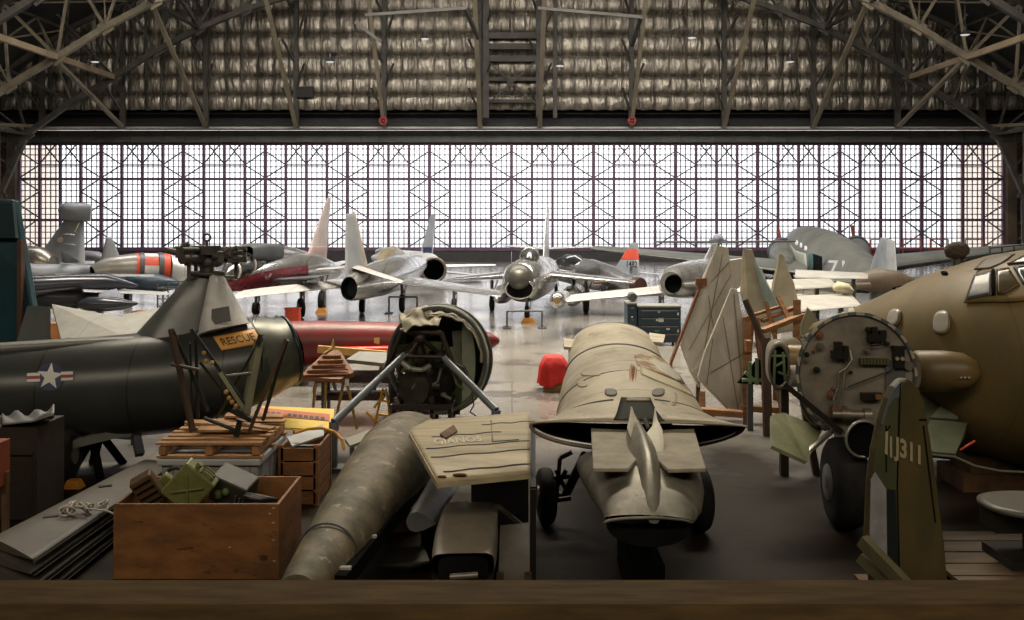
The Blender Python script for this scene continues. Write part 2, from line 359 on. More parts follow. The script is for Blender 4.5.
# darker service bay in the middle of the insulated wall
b = MB()
for px0, px1 in ((483, 489), (536, 541), (553, 557)):
    b.box((at((px0+px1)/2, 60, 82.0).x, 82.0, 18), ((px1-px0)/F*82, .5, 12))
for z in (13.4, 15.2, 16.9, 17.9, 18.8): b.box((at(512, 0, 82.2).x, 82.2, z), (4.4, .5, .5 if z > 16 else .28))
b.bar(at(486,105,81.8), at(538,60,81.8), .12); b.bar(at(486,60,81.8), at(538,105,81.8), .12); b.box(at(510,83,81.7), (.5,.1,.5))
b.build('trim_4', M_steel_d, kind='structure')
b = MB(); b.box(at(305, 92, 82.3), (1.35, .25, .9)); 
for i in range(4): b.box(at(305, 88+i*2.6, 82.15), (1.2, .08, .06))
b.build('wall_vent', mat('vent_dark', (.02,.014,.01), rough=.7), base=at(305, 98, 82.3), label='small dark square vent opening in the quilted foil wall', cat='vent')
# roof, side walls, far end
prof = [(-45.5,0),(-45.5,9),(-43,14),(-38,18.5),(-31,22.2),(-23,25),(-12,27),(0,27.6),(12,27),(23,25),(31,22.2),(38,18.5),(43,14),(45.5,9),(45.5,0)]
def shell(i0, i1, name, m):
    b = MB()
    for i in range(i0, i1):
        (xa, za), (xb, zb) = prof[i], prof[i+1]
        b.add([(xa,-10,za),(xa,YW+.5,za),(xb,YW+.5,zb),(xb,-10,zb)], [(0,1,2,3)])
    b.build(name, m, kind='structure')
M_roof = mat('roof_deck_dark', (.035,.032,.026), (.02,.018,.015), rough=.85, sc=.3)
shell(0, 1, 'wall_left', mat('side_wall', (.06,.055,.045), rough=.8)); shell(1, 13, 'ceiling', M_roof); shell(13, 14, 'wall_right', MATS['side_wall'])
b = MB(); b.add([(x,-9.9,z) for x, z in prof[::1]], [tuple(range(len(prof)))]); b.build('wall_front', mat('end_wall', (.12,.11,.09), rough=.8), kind='structure')
# roof ribs: bottom chord, top chord and lacing; longitudinal struts; knee struts down to the lintel
nodes = [(41.2,5.6),(39,10.5),(35.4,13.1),(32.0,15.1),(28.6,17.2),(25.2,19.0),(21.5,20.5),(17.7,21.7),(14,22.7),(10.3,23.4),(6.5,23.9),(2.8,24.1)]
top = [(44.8,6.5),(43.4,12.5),(40.5,15.7),(35.8,18.9),(31.0,21.2),(26.8,22.8),(22.5,24.0),(18.3,25.1),(14.3,25.9),(10.4,26.4),(6.5,26.8),(2.8,27.0)]
for Y in (80, 70, 60, 50, 40):
    root = thing('roof_truss', 'arched lattice roof truss of riveted steel', 'truss', (0, Y, 0), kind='structure'); del root['category']
    lo, up, lc = MB(), MB(), MB()
    for sx in (-1, 1):
        for i in range(len(nodes)-1):
            a, c = nodes[i], nodes[i+1]; e, g = top[i], top[i+1]
            lo.bar((sx*a[0],Y,a[1]), (sx*c[0],Y,c[1]), .42, .42, up=V(0,1,0)); up.bar((sx*e[0],Y,e[1]), (sx*g[0],Y,g[1]), .35, .35, up=V(0,1,0))
            lc.bar((sx*a[0],Y,a[1]), (sx*g[0],Y,g[1]), .16, .2, up=V(0,1,0)); lc.bar((sx*c[0],Y,c[1]), (sx*g[0],Y,g[1]), .2, .2, up=V(0,1,0))
            if i % 2: lc.bar((sx*a[0],Y+.1,a[1]), (sx*e[0],Y,e[1]), .2, .2, up=V(0,1,0))
            lo.box((sx*a[0], Y, a[1]), (.9, .12, .9), (0, .6*sx, 0))
    lo.bar((-2.8,Y,24.1), (2.8,Y,24.1), .4); up.bar((-2.8,Y,27), (2.8,Y,27), .35)
    mm = M_steel if Y == 70 else M_steel_d
    if Y == 80: mm = mat('truss_paint_brown', (.075,.062,.045), (.04,.034,.026), rough=.6)
    lo.build('bottom_chord', mm, root, world=True); up.build('top_chord', M_steel_d, root, world=True); lc.build('lacing', mm, root, world=True)
b = MB(); b2 = MB()
for sx in (-1, 1):
    for i, (x, z) in enumerate(nodes):
        if i in (1, 3, 5, 7, 9, 11):
            for Y0 in (70, 60, 50, 40, 80):
                (b if i in (3,) else b2).bar((sx*x, Y0, z), (sx*x, Y0-10 if Y0 > 40 else 30, z), .28, .4 if i == 3 else .22)
            b2.bar((sx*x, 80, z), (sx*x, 70, z+3), .14)
            for Y0 in (80, 70, 60): b2.bar((sx*top[i][0], Y0, top[i][1]), (sx*x, Y0-10, z), .16); b2.bar((sx*top[i][0], Y0, top[i][1]), (sx*top[i][0], Y0-10, top[i][1]), .18)
b3 = MB()
for Y0 in (80, 70, 60):
    for i in range(len(top)-1):
        for sx in (-1, 1):
            a, c = top[i], top[i+1]
            b3.bar((sx*a[0],Y0,a[1]), (sx*c[0],Y0-10,c[1]), .12); b3.bar((sx*c[0],Y0,c[1]), (sx*a[0],Y0-10,a[1]), .12)
            a, c = nodes[i], nodes[i+1]
            if i % 2 == 0 and i < 6: b3.bar((sx*a[0],Y0,a[1]), (sx*top[i+1][0],Y0-5,top[i+1][1]), .10); b3.bar((sx*top[i+1][0],Y0-5,top[i+1][1]), (sx*c[0],Y0-10,c[1]), .10); b3.bar((sx*top[i][0],Y0-5,top[i][1]), (sx*top[i+1][0],Y0-5,top[i+1][1]), .14)
b3.build('sway_brace', M_steel, kind='structure')
b.build('roof_purlin', mat('purlin_tan', (.32,.23,.14), (.2,.15,.09), rough=.55, sc=.5), kind='structure'); b2.build('roof_purlin', M_steel_d, kind='structure')
kx = [(-39,1),(-32.3,3),(-25.4,5),(-17.9,7),(-10.6,9),(-2.65,11),(2.3,11),(9.9,9),(17.6,7),(25,5),(32,3),(39,1)]
st, co = MB(), MB()
for x, i in kx:
    zt = nodes[i][1]; cen = abs(x) < 3
    Yt = 70 if not cen else 64
    st.bar((x, YW-2.6, 11.35), (x, Yt, zt), .30 if abs(x) > 5 else .34, .24)
    co.bar((x, YW-2.4, 11.3), (x, YW-2.4, min(26, zt+8)), .42, .42)
    for q in range(6):
        z0 = 12.4+q*2
        if z0 < zt+3: co.bar((x, YW-2.4, z0), (x+(.9 if q % 2 else -.9), YW-3.6, z0+2), .14)
st.build('knee_strut', mat('strut_tan', (.22,.18,.115), (.14,.115,.075), rough=.55, sc=.4), kind='structure'); co.build('wall_post', M_steel_d, kind='structure')
b = MB(); b.bar(at(365,15,66), at(466,8,66), .14, .2); b.bar(at(538,8,66), at(641,17,66), .14, .2); b.bar(at(355,22,67), at(381,42,67), .2); b.bar(at(465,8,66), at(478,38,70), .25); b.bar(at(641,17,66),at(632,45,70),.25)
b.build('cross_tie', M_steel_d, kind='structure')
# posts beside the doors
for sx, nm in ((-1, 'left'), (1, 'right')):
    b = MB(); xe = XL if sx < 0 else XR
    b.box((xe+sx*.45, YW-.4, 5.1), (.8, .6, 10.2)); b.box((xe+sx*1.5, YW-.9, 5.6), (.18, .2, 11.2))
    for i in range(8): b.bar((xe+sx*.9, YW-.8, .6+i*1.3), (xe+sx*1.5, YW-.9, 1.3+i*1.3), .08)
    b.box((xe+sx*2.4, YW+.4, 6), (2.6, .2, 12))
    b.build('door_jamb', mat('jamb_rust', (.12,.085,.05), (.05,.04,.03), rough=.7, sc=.6), kind='structure')
    b = MB(); b.box((xe+sx*1.2, YW-1.4, 5.5), (.34, .3, 11)); b.build('trim_%d' % (5 if sx < 0 else 6), mat('post_tan', (.42,.30,.19), rough=.6), kind='structure')
    b = MB(); b.bar((sx*41.0, 79.5, 0), (sx*41.2, 80, 5.7), .5); b.box((sx*41.1,79.8,.3),(1.2,1.2,.6)); b.build('truss_post', M_steel_d, kind='structure')
# pendant lamps
M_lamp = mat('lamp_enamel_dark', (.03,.03,.03), rough=.4); M_lit = emit('lamp_lens', (1,.96,.88), .45)
lamps = [(95,62,74,'left-hand pendant hangar lamp hanging by the dark arched truss'),(330,62,70,'pendant hangar lamp left of centre above the tail with red fin band'),(425,39,72,'pendant hangar lamp just left of the wall service bay, high up'),(560,66,70,'pendant hangar lamp just right of the wall service bay'),(692,38,70,'highest pendant hangar lamp on the right half'),(790,62,70,'pendant hangar lamp nearest the right diagonal strut'),(965,35,66,'pendant hangar lamp among the trusses at top right')]
for px, py, d, lb in lamps:
    p = at(px, py, d); r = thing('pendant_lamp', lb, 'lamp', p, group='pendant lamps in the roof')
    b = MB(); b.loft([(0,0,.02,.34,.34),(0,0,.10,.31,.31),(0,0,.22,.17,.17),(0,0,.40,.10,.10),(0,0,.55,.07,.07)], n=16, fixed=V(0,0,1)); b.build('lamp_shade', M_lamp, r)
    b = MB(); b.tube((0,0,.5), (0,0,26.0-p.z-abs(p.x)**2*.004), .02); b.build('hanging_rod', M_lamp, r)
    b = MB(); b.loft([(0,0,.015,.30,.30),(0,0,-.03,.22,.22)], n=16, fixed=V(0,0,1)); b.build('lens', M_lit, r)
for px, py, d in ((383,121,81.5),(632,121,81.5)):
    p = at(px, py, d); b = MB(); b.ring(p, V(0,1,0), .28, .10, n=14); b.box(p, (.7,.15,.16)); b.ball(p+V(0,-.1,0), .16)
    b.build('valve_wheel', mat('valve_red', (.25,.025,.02), rough=.5), base=p, label='small red valve at the foot of the %s wall post' % ('left-centre' if px < 500 else 'right-centre'), cat='valve', group='red valves on the lintel')
# mezzanine edge the photograph was taken from
b = MB(); zr0 = HC-4.19*(580-HY)/F
b.box((0, 4.06, zr0-.06), (9, .26, .12)); b.box((0, 4.02, zr0-.35), (9, .10, .5)); b.box((0,3.97,zr0-.10),(9,.05,.18))
b.build('trim_7', mat('mezzanine_rail_timber', (.15,.095,.035), (.075,.045,.018), rough=.6, sc=3, aniso=(1,6,6), wear=.66, wcol=(.16,.11,.06), wsc=4), kind='structure')
# ================================================================ parked aircraft, far group
def S(px, py, d, rw, rh, pw=2):
    p = at(px, py, d); k = d/F; return (p.x, p.y, p.z, rw*k, rh*k, pw)
def A3(t): return at(*t)
def base_of(px, d): return V((px-512)/F*d, d, 0)
def gear(root, px, d, ztop, r=.33, w=.2, ax='x', lean=0, name='landing_gear', off=0):
    x = (px-512)/F*d; b = MB(); b.tube((x+lean, d, ztop), (x, d, r), .07, .055, 8); b.tube((x+lean+.25, d, ztop), (x, d, r+.35), .03, n=6); b.box((x+.12, d, ztop*.6), (.03, .28, ztop*.4))
    g = b.build(name, M_strut, root, world=True)
    a = V(1,0,0) if ax == 'x' else V(0,1,0) if ax == 'y' else V(.9,.45,0); c = V(x, d, r)+a*off
    b = MB(); b.loft([(*(c-a*w/2), r*.82, r*.82), (*(c-a*w*.4), r*.97, r*.97), (*(c), r, r), (*(c+a*w*.4), r*.97, r*.97), (*(c+a*w/2), r*.82, r*.82)], n=20)
    wh = b.build('wheel', M_tire, g, world=True)
    b = MB(); b.loft([(*(c-a*(w/2+.02)), r*.45, r*.45), (*(c+a*(w/2+.02)), r*.45, r*.45)], n=16); b.build('hub', M_strut, g, world=True)
    return g
def surf(root, name, rl, rt, tl, tt, t0, t1, m, **k):
    b = MB(); b.wing(A3(rl), A3(rt), A3(tl), A3(tt), t0, t1); return b.build(name, m, root, world=True, **k)
def body(root, name, secs, m, n=32, c0=True, c1=True, **k):
    b = MB(); b.loft(secs, n=n, c0=c0, c1=c1, **k); return b.build(name, m, root, world=True)
def roundel(root, c, ax, up, s, dark=(.03,.04,.09), name='star_insignia'):
    # white star on dark disc with barred wings, a thin raised marking
    c = Vector(c); ax = Vector(ax).normalized(); up = Vector(up).normalized(); rt = ax.cross(up).normalized(); up = rt.cross(ax)
    M1 = mat('marking_navy', dark, dark, rough=.5); M2 = mat('marking_white', (.75,.73,.68), (.65,.63,.58), rough=.5); M3 = mat('marking_red', (.35,.03,.03), rough=.5)
    b = MB()
    def pt(x, y, k): return c+rt*x*s+up*y*s-ax*k
    b.m = 0; n = 24; b.add([pt(.5*math.cos(2*PI*i/n), .5*math.sin(2*PI*i/n), .0) for i in range(n)], [tuple(range(n))], False)
    for sx in (-1, 1): b.add([pt(sx*.42,.17,.001), pt(sx*1.05,.17,.001), pt(sx*1.05,-.17,.001), pt(sx*.42,-.17,.001)], [(0,1,2,3)], False)
    b.m = 1
    st = [(math.sin(PI*i/5)*(.5 if i % 2 == 0 else .2), math.cos(PI*i/5)*(.5 if i % 2 == 0 else .2)) for i in range(10)]
    b.add([pt(0,0,.006)]+[pt(x,y,.006) for x,y in st], [(0,i+1,(i+1)%10+1) for i in range(10)], False)
    for sx in (-1, 1): b.add([pt(sx*.5,.14,.005), pt(sx*1.02,.14,.005), pt(sx*1.02,-.14,.005), pt(sx*.5,-.14,.005)], [(0,1,2,3)], False)
    b.m = 2
    for sx in (-1, 1): b.add([pt(sx*.5,.05,.008), pt(sx*1.02,.05,.008), pt(sx*1.02,-.05,.008), pt(sx*.5,-.05,.008)], [(0,1,2,3)], False)
    return b.build(name, [M1, M2, M3], root, world=True)

# --- silver interceptor seen nose-on in the middle
r = thing('jet_fighter', 'silver jet with round nose over a dark chin intake, facing the camera', 'aircraft', base_of(528, 38))
body(r, 'fuselage', [S(519,281,36.6,3,3), S(519,281,36.65,10,10), S(519.5,281.5,36.9,16,17), S(522,281,37.6,20,21), S(527,280,39,22,22), S(534,277,41.5,23,21), S(541,273,44.5,19,17), S(546,269,47,12,12), S(549,266,49,7,7)], M_sil)
body(r, 'radome', [S(518.5,277,36.1,1,1), S(518.5,277,36.15,6,6), S(518.7,277.3,36.4,11.5,11.5), S(519,278,36.8,14.5,14.5), S(520,279,37.4,15,15)], mat('radome_grey', (.12,.115,.10), (.07,.07,.06), metal=.3, rough=.4))
b = MB(); b.loft([S(519.5,289,36.42,13,9), S(520,289,37,15,9.5)], n=24); b.build('intake', M_black, r, world=True)
b = MB(); b.ring(A3((519.5,289,36.42)), V(0,1,0), 14*36.5/F, .045, n=28, sq=.68); b.build('intake_lip', M_sil, r, world=True)
body(r, 'canopy', [S(529,262,38.2,4,5), S(529.5,257,38.7,8,9), S(530.5,256,39.5,9,10), S(533,258,41.5,6,8)], M_canopy)
b = MB(); b.ring(A3((529.5,257,38.75)), V(0,1,0), 9*38.7/F, .05, n=20); b.build('canopy_frame', M_sil, r, world=True)
surf(r, 'wing', (507,276,39.5), (512,272,42.5), (446,280,41.5), (450,277,43.6), .34, .12, M_sil); surf(r, 'wing', (545,275,39.5), (548,272,42.5), (634,283,38.6), (636,280,40.4), .34, .12, M_sil)
surf(r, 'tail_fin', (543,262,45.5), (549,262,49), (546.5,207,48.3), (549,207,49.6), .18, .08, M_silw)
surf(r, 'tailplane', (545,249,46.8), (546,247.5,48.6), (502,246,47.9), (503,245,49), .12, .06, M_silw); surf(r, 'tailplane', (549,249,46.8), (549,247.5,48.6), (593,247,47.9), (593,246,49), .12, .06, M_silw)
gear(r, 527, 37.4, 1.15, .30, .18); gear(r, 492, 41.2, 1.3, .33, .2); gear(r, 586, 40.6, 1.3, .36, .22)
for px, py, d, rr in ((503,294,39,9.5),(572,296,40.2,10.5)):
    o = body(r, 'drop_tank', [S(px-6 if px < 520 else px,py+6,d-1.5,1.5,1.5), S(px-4 if px < 520 else px,py+4,d-1.2,rr*.6,rr*.6), S(px,py,d,rr,rr), S(px+4,py-3,d+2,rr*.9,rr*.9), S(px+8 if px < 520 else px+3,py-8,d+4.5,2,2)], M_sil)
    b = MB(); b.bar(A3((px+1,py-4,d+.8)), A3((px+1,276,d+1.4)), .12, .9, up=V(0,1,0)); b.build('pylon', M_dkgrey, o, world=True)
b = MB(); c = base_of(528, 37.2); b.box(c+V(0,-.3,.09), (.55,.22,.18), taper=.6)
b.build('wheel_chock', mat('chock_orange', (.75,.30,.03), rough=.6), base=c, label='orange chock at the nose wheel of the nose-on silver jet', cat='wheel chock')
def barrier(px0, px1, ytop, d, label):
    a, c = base_of(px0, d), base_of(px1, d); h = at(0, ytop, d).z; b = MB()
    b.pipe([a, a+V(0,0,h), c+V(0,0,h), c], .035); b.box(a+V(0,0,.02), (.3,.5,.04)); b.box(c+V(0,0,.02), (.3,.5,.04))
    b.build('barrier_frame', M_dkgrey, base=(a+c)/2, label=label, cat='barrier')
barrier(507, 542, 311, 35.2, 'low dark tube barrier in front of the nose-on silver jet')
barrier(389, 417, 297, 40.5, 'low dark tube frame under the silver jet with open tailpipe')

# --- trainer behind with red fin band
r = thing('jet_trainer', 'silver jet trainer with star on its side and red band on the fin', 'aircraft', base_of(600, 48))
body(r, 'fuselage', [S(546,272,52,5,4), S(556,270,51.5,11,10), S(572,271,51,13,13), S(590,274,50,15,15), S(610,279,48.5,14,13.5), S(628,283,47,10,10), S(639,285,46.2,8,8)], M_sil)
body(r, 'canopy', [S(558,262,51,3,3), S(566,261,50.7,6,6.5), S(576,261,50.3,6.5,7), S(587,266,50,3,3)], M_canopy)
body(r, 'tailpipe', [S(636,285,46.2,7.5,8), S(641,285.5,45.6,6.5,7.5)], mat('tailpipe_rust', (.09,.035,.02), (.05,.02,.015), rough=.7))
fl, ft, tl, tt = A3((608,279,48.3)), A3((640,282,46.3)), A3((631,243,48)), A3((638,242.5,47.4))
for u0, u1, m, nm in ((0,.55,M_greyp,'tail_fin'), (.55,.83,M_redb,'fin_band'), (.83,1,M_greyp,'fin_tip')):
    b = MB(); b.wing(fl.lerp(tl,u0), ft.lerp(tt,u0), fl.lerp(tl,u1), ft.lerp(tt,u1), .22-.1*u0, .22-.1*u1); b.build(nm, m, r, world=True)
M_ink = mat('stencil_black', (.02,.02,.02), rough=.6)
ax = (ft-fl).normalized()
text('1482', .42, M_ink, r, A3((631.5,264.5,46.9)), ax*1.0, V(0,0,1), 'fin_number'); text('8', .45, M_ink, r, A3((631,270.5,46.75)), ax*1.0, V(0,0,1), 'fin_number')
roundel(r, A3((610,283,47.75)), V(-.15,1,.05), V(0,0,1), .78)
surf(r, 'wing', (572,277,50), (592,279,49), (640,284,56), (650,284,55.2), .25, .1, M_sil); surf(r, 'wing', (562,276,53), (572,277.5,52), (515,277,54), (517,278,53), .25, .1, M_sil)
surf(r, 'tailplane', (626,272,47.5), (638,273,47), (660,274,50), (664,275,49.5), .12, .06, M_silw)
gear(r, 603, 47.6, 1.0, .33, .22); gear(r, 556, 51, 1.0, .25, .15)

# --- silver jet on the right showing a big open tailpipe, with wing tip tank
r = thing('jet_fighter', 'silver jet with wide polished open tailpipe behind the dark tool cabinets', 'aircraft', base_of(690, 38))
body(r, 'fuselage', [S(671,283,33.2,11,11), S(672,282.5,33.6,14,14.5), S(680,281,35,19,17), S(695,279,38,24,19), S(715,276,42,24,18), S(738,273,46,17,13), S(752,271,50,8,6)], M_sil, c0=False)
b = MB(); b.loft([S(674,284,33.25,9.5,9.5), S(675,284,34.5,8,8)], n=24, c0=False); b.loft([S(675,284,34.5,8,8),S(675,284,34.55,1,1)],n=24); b.build('tailpipe', mat('tailpipe_teal', (.01,.035,.035), (.006,.012,.012), rough=.5, metal=.4), r, world=True)
b = MB(); b.loft([S(671,283,33.2,11,11), S(674,284,33.2,9.5,9.5)], n=28, c0=False, c1=False, fixed=V(0,1,0)); b.build('tailpipe_rim', M_sil, r, world=True)
surf(r, 'wing', (690,287,38.5), (684,291,36), (566,297,34.6), (564,302,32.6), .42, .22, M_silw); surf(r, 'wing', (722,284,40), (716,290,36.8), (842,291,38.4), (838,297,35.8), .42, .22, M_silw)
b = MB(); b.loft([S(556,300.5,31.6,2,2), S(556.5,300.5,31.7,6,6), S(558,300,32.4,8.5,8.5), S(563,298,34,8,8), S(567,296,36,4,4)], n=24); b.build('tip_tank', M_sil, r, world=True)
b = MB(); b.loft([S(557,300.5,31.55,3.6,3.6), S(557,300.5,31.65,3.8,3.8)], n=16); b.build('nose_cap', mat('brass_cap', (.35,.25,.12), rough=.4, metal=.6), r, world=True)
surf(r, 'tail_fin', (700,268,40), (716,266,44), (712,243,43), (718,243,45), .2, .1, M_silw)
gear(r, 700, 38, 1.1, .33, .2); gear(r, 660, 38, 1.1, .33, .2); gear(r, 760, 39, 1.1, .33, .2)
r = thing('drop_tank', 'polished tank lying open ended near the dark brown aircraft nose', 'fuel tank', base_of(800, 34.6))
body(r, 'tank_shell', [S(770,292,34.6,2,2), S(778,291,34.6,8,7), S(800,289,34.6,12,9), S(822,290,34.6,11,9), S(838,293,34.6,6,5)], M_sil); b = MB(); b.box(base_of(800,34.6)+V(0,0,.60), (1.2,.5,1.2)); b.build('cradle', M_dkgrey, r, world=True)

# --- silver fighter seen from its tail, left of centre
r = thing('jet_fighter', 'silver swept wing jet showing its dark round tailpipe and tall fin, left of centre', 'aircraft', base_of(390, 41))
body(r, 'fuselage', [S(349,288.5,36.6,8.5,12), S(352,287.5,37,11,13.5), S(362,284,38,15,15.5), S(378,279,40,18,17.5), S(394,273,43,19,17.5), S(408,268,47,15,14), S(417,264,51,10,9)], M_sil, c0=False)
b = MB(); b.loft([S(349,288.5,36.62,8.3,11.8), S(353,288,37.8,6,9)], n=24, c0=False); b.build('tailpipe', mat('tailpipe_dark_blue', (.012,.03,.04), (.006,.01,.015), rough=.5), r, world=True)
surf(r, 'tail_fin', (363,273,39.5), (345,276,37), (353,213,38.6), (345.5,214,37.9), .32, .2, M_greyp)
surf(r, 'fin_strip', (368,271,39.9), (362.5,273.5,39.45), (354.5,211,38.8), (352.5,212,38.5), .2, .1, mat('fin_pale', (.66,.58,.52), rough=.5))
surf(r, 'tailplane', (352,266,38.6), (346,268,37.2), (318,269,38.8), (315,270,38), .14, .07, M_silw); surf(r, 'tailplane', (358,266,38.9), (352,268,37.5), (404,281,36), (401,283,35.4), .14, .07, M_silw)
body(r, 'canopy', [S(379,262,42,3,3), S(385,257,43.5,8,8), S(393,254,46,8,8), S(400,255,48,5,5)], mat('canopy_tan_cover', (.30,.24,.15), (.18,.15,.10), rough=.3))
surf(r, 'wing', (402,278,45.4), (394,283,40.6), (505,292,35.2), (500,297,33.6), .42, .16, M_sil); surf(r, 'wing', (384,278,45), (372,284,40.4), (243,291,33.2), (228,299,30.8), .42, .16, M_silw)
gear(r, 402, 41, 1.2, .36, .2); gear(r, 454, 40.6, 1.1, .30, .2); gear(r, 362, 40.5, 1.2, .3, .2)

# --- jet beyond it with a round burner can
r = thing('jet_fighter', 'farthest silver jet left of centre with wide black burner can and slim fin', 'aircraft', base_of(412, 60))
body(r, 'fuselage', [S(433,270,56,12.5,12.5), S(428,268,57,15,15), S(416,265,59,15,14), S(400,262,62,13,12), S(384,259,65,9,8), S(374,258,68,3,3)], M_silw, c0=False)
b = MB(); b.ring(A3((433.5,270,55.95)), V(-.25,1,0), 12*56/F, .09, n=28); b.build('burner_ring', mat('burner_steel', (.30,.26,.19), (.16,.14,.11), metal=.8, rough=.4), r, world=True)
b = MB(); b.loft([S(434,270,55.95,11.5,11.5), S(432,269.5,57,9,9)], n=24, c0=False); b.build('burner_can', M_black, r, world=True)
surf(r, 'tail_fin', (418,262,60), (432,262,56.8), (431,214,59), (436,214,58), .22, .12, M_greyp)
b = MB(); b.box(A3((428,255,57.6)), (.5,.8,.9)); b.build('fin_base', mat('navy_patch', (.03,.04,.09), rough=.5), r, world=True)
surf(r, 'tailplane', (440,265,58.5), (440,267,57), (496,264.5,60), (496,265.5,59), .14, .08, M_white); surf(r, 'tailplane', (426,265,58.8), (424,267,57.4), (372,267,58), (371,268,57), .14, .08, M_white)
surf(r, 'wing', (408,268,64), (418,270,59), (478,275,63), (486,276,60), .25, .1, M_silw); surf(r, 'wing', (398,266,64), (404,268,60), (340,268,65), (338,269,62), .25, .1, M_silw)
body(r, 'canopy', [S(392,253,62,2,2), S(385,251,64,6,4), S(378,252,66,3,3)], M_canopy); gear(r, 414, 59, 1.2, .33, .2); gear(r, 432, 58, 1.1, .33, .2)

# --- silver and maroon jet with intake above the cockpit
M_maroon = mat('maroon_paint', (.20,.015,.03), (.11,.012,.02), rough=.28, sc=.8, wear=.62, wcol=(.55,.5,.48), wsc=.9)
r = thing('jet_fighter', 'silver and maroon jet with dark intake box above its cockpit', 'aircraft', base_of(275, 39))
sec = [S(196,293,34.6,2,2), S(206,289,35,8,6), S(220,283,35.6,14,10), S(240,276,36.8,19,15), S(262,272,38.2,23,18.5), S(288,269,40,23,19), S(312,268,42,17,15), S(327,270,43.5,11,10), S(334,271,44.5,8,8)]
body(r, 'fuselage', sec, M_sil)
b = MB(); b.loft([(q[0],q[1],q[2],q[3]*1.012+.005,q[4]*1.012+.005) for q in sec[1:6]], n=16, c0=False, c1=False, arc=(PI*.93, PI*2.07)); b.build('belly_panel', M_maroon, r, world=True)
b = MB(); b.loft([S(243,253,36.2,11,7,4), S(256,251.5,37.2,13.5,8.5,4), S(272,252,38.5,13,8.5,3.5)], n=28, c0=False); b.build('intake_duct', M_dkgrey, r, world=True)
b = MB(); b.loft([S(271,252.5,38.4,12.5,8,3.5), S(285,254,39.8,12,7.5,3), S(303,257,41.2,9,6), S(322,262,43,4,3)], n=28, c0=False); b.build('duct_fairing', M_sil, r, world=True)
b = MB(); b.loft([S(243.5,253,36.25,9.5,5.8,4), S(252,252,37,8,5,4)], n=24, c0=False); b.build('intake_mouth', M_black, r, world=True)
body(r, 'canopy', [S(222,281,35.2,3,2), S(231,271,35.6,10,9), S(243,265,36.4,13,11), S(256,262,37.4,11,9), S(266,258,38.4,4,4)], M_canopy)
b = MB()
for px, py, d, R in ((232.5,270.5,35.7,11),(246,264.5,36.6,13.2)): b.ring(A3((px,py,d)), V(.6,1,0), R*d/F, .045, n=24, sq=.86)
b.build('canopy_frame', M_silw, r, world=True)
surf(r, 'tail_fin', (306,258,41.5), (326,260,43.6), (327,198,43.4), (331,197,44), .22, .1, mat('fin_pink_white', (.72,.64,.60), (.62,.50,.46), rough=.45))
b = MB(); b.wing(A3((305,258.5,41.4)), A3((326.5,260,43.6)), A3((311.5,246,41.9)), A3((327.5,246,43.7)), .26, .22); b.build('fin_root_panel', mat('rose_paint', (.48,.30,.27), (.58,.45,.41), rough=.45), r, world=True)
surf(r, 'wing', (292,276,39.2), (322,273,43), (338,262,50), (352,260,53), .3, .1, M_silw); surf(r, 'wing', (262,281,38), (300,282,40.4), (316,278,35.4), (330,274,36.2), .25, .12, M_dkgrey)
gear(r, 301, 38.8, 1.6, .38, .2, ax='d'); gear(r, 322, 41.4, 1.5, .42, .24, ax='x'); gear(r, 256, 39.8, 1.3, .26, .25)
b = MB(); b.box((base_of(293,35.6))+V(0,0,.32), (.5,.35,.64)); b.box((base_of(293,35.6))+V(0,0,.66), (.56,.4,.05)); b.build('red_box', M_redb, base=base_of(293,35.6), label='orange-red box on the floor beyond the rescue fuselage', cat='box', bevel=.01)
b = MB(); c = base_of(323,41.0); b.box(c+V(0,-.35,.1), (.5,.25,.2), taper=.5); b.build('wheel_chock', MATS['chock_orange'], base=c, label='orange chock at the right wheel of the maroon jet', cat='wheel chock')

# --- grey tail with fat pod on top
r = thing('jet_aircraft', 'light grey jet at left whose fin carries a fat grey pod', 'aircraft', base_of(45, 47))
surf(r, 'tail_fin', (34,262,46.5), (85,268,46), (66,218,47), (84,218,47), .5, .35, M_greyp)
body(r, 'fin_pod', [S(58.5,212,46.6,1,2), S(60,211.5,46.6,6,7), S(66,211.5,46.7,9,9), S(74,212,46.8,10,9.5), S(84,212.5,47,9.5,9.5,3), S(91,213,47.1,8.5,8.5,4)], M_greyp)
b = MB()
for y in (235, 245): b.loft([S(63,y,45.9,.6,.6), S(66,y,45.8,1.8,1.5), S(73,y,45.8,1.5,1.2), S(75,y,45.9,.4,.4)], n=12)
b.build('fin_bump', M_greyp, r, world=True)
b = MB(); n = 20; c = A3((60,240,45.7)); b.tube(c, c+V(0,.05,0), .13, n=20); b.build('round_badge', mat('badge_cream', (.8,.62,.5), rough=.5), r, world=True)
b = MB(); b.bar(A3((75,232,45.95)), A3((79,223,46.1)), .05, .02); b.build('fin_light_strip', mat('strip_yellow', (.8,.75,.45), rough=.5), r, world=True)
body(r, 'fuselage', [S(-40,268,45,18,18), S(0,264,44.6,19,17), S(25,262,44.4,18,17), S(40,263,44.2,16,16), S(52,266,44.1,12,11), S(53,266,44.1,10,9)], mat('burner_bronze', (.33,.29,.24), (.22,.20,.17), metal=.7, rough=.3))
body(r, 'lower_fuselage', [S(-40,276,43,16,14), S(10,276,43,16,14), S(40,276,43,15,12), S(70,272,44,10,8), S(95,268,45,3,3)], M_greyp)
surf(r, 'wing', (38,266,44), (44,260,50), (94,264,47), (95,261,49.5), .25, .15, M_greyp)
surf(r, 'tailplane', (62,262,44), (80,262,46), (61,252,42), (66,252,42.6), .12, .06, M_dkgrey); gear(r, 20, 43, 1.2, .4, .25)
r = thing('fuselage_pod', 'dark grey slim pod lying on a stand between the grey pod-finned jet and orange-banded tail', 'pod', base_of(86, 53))
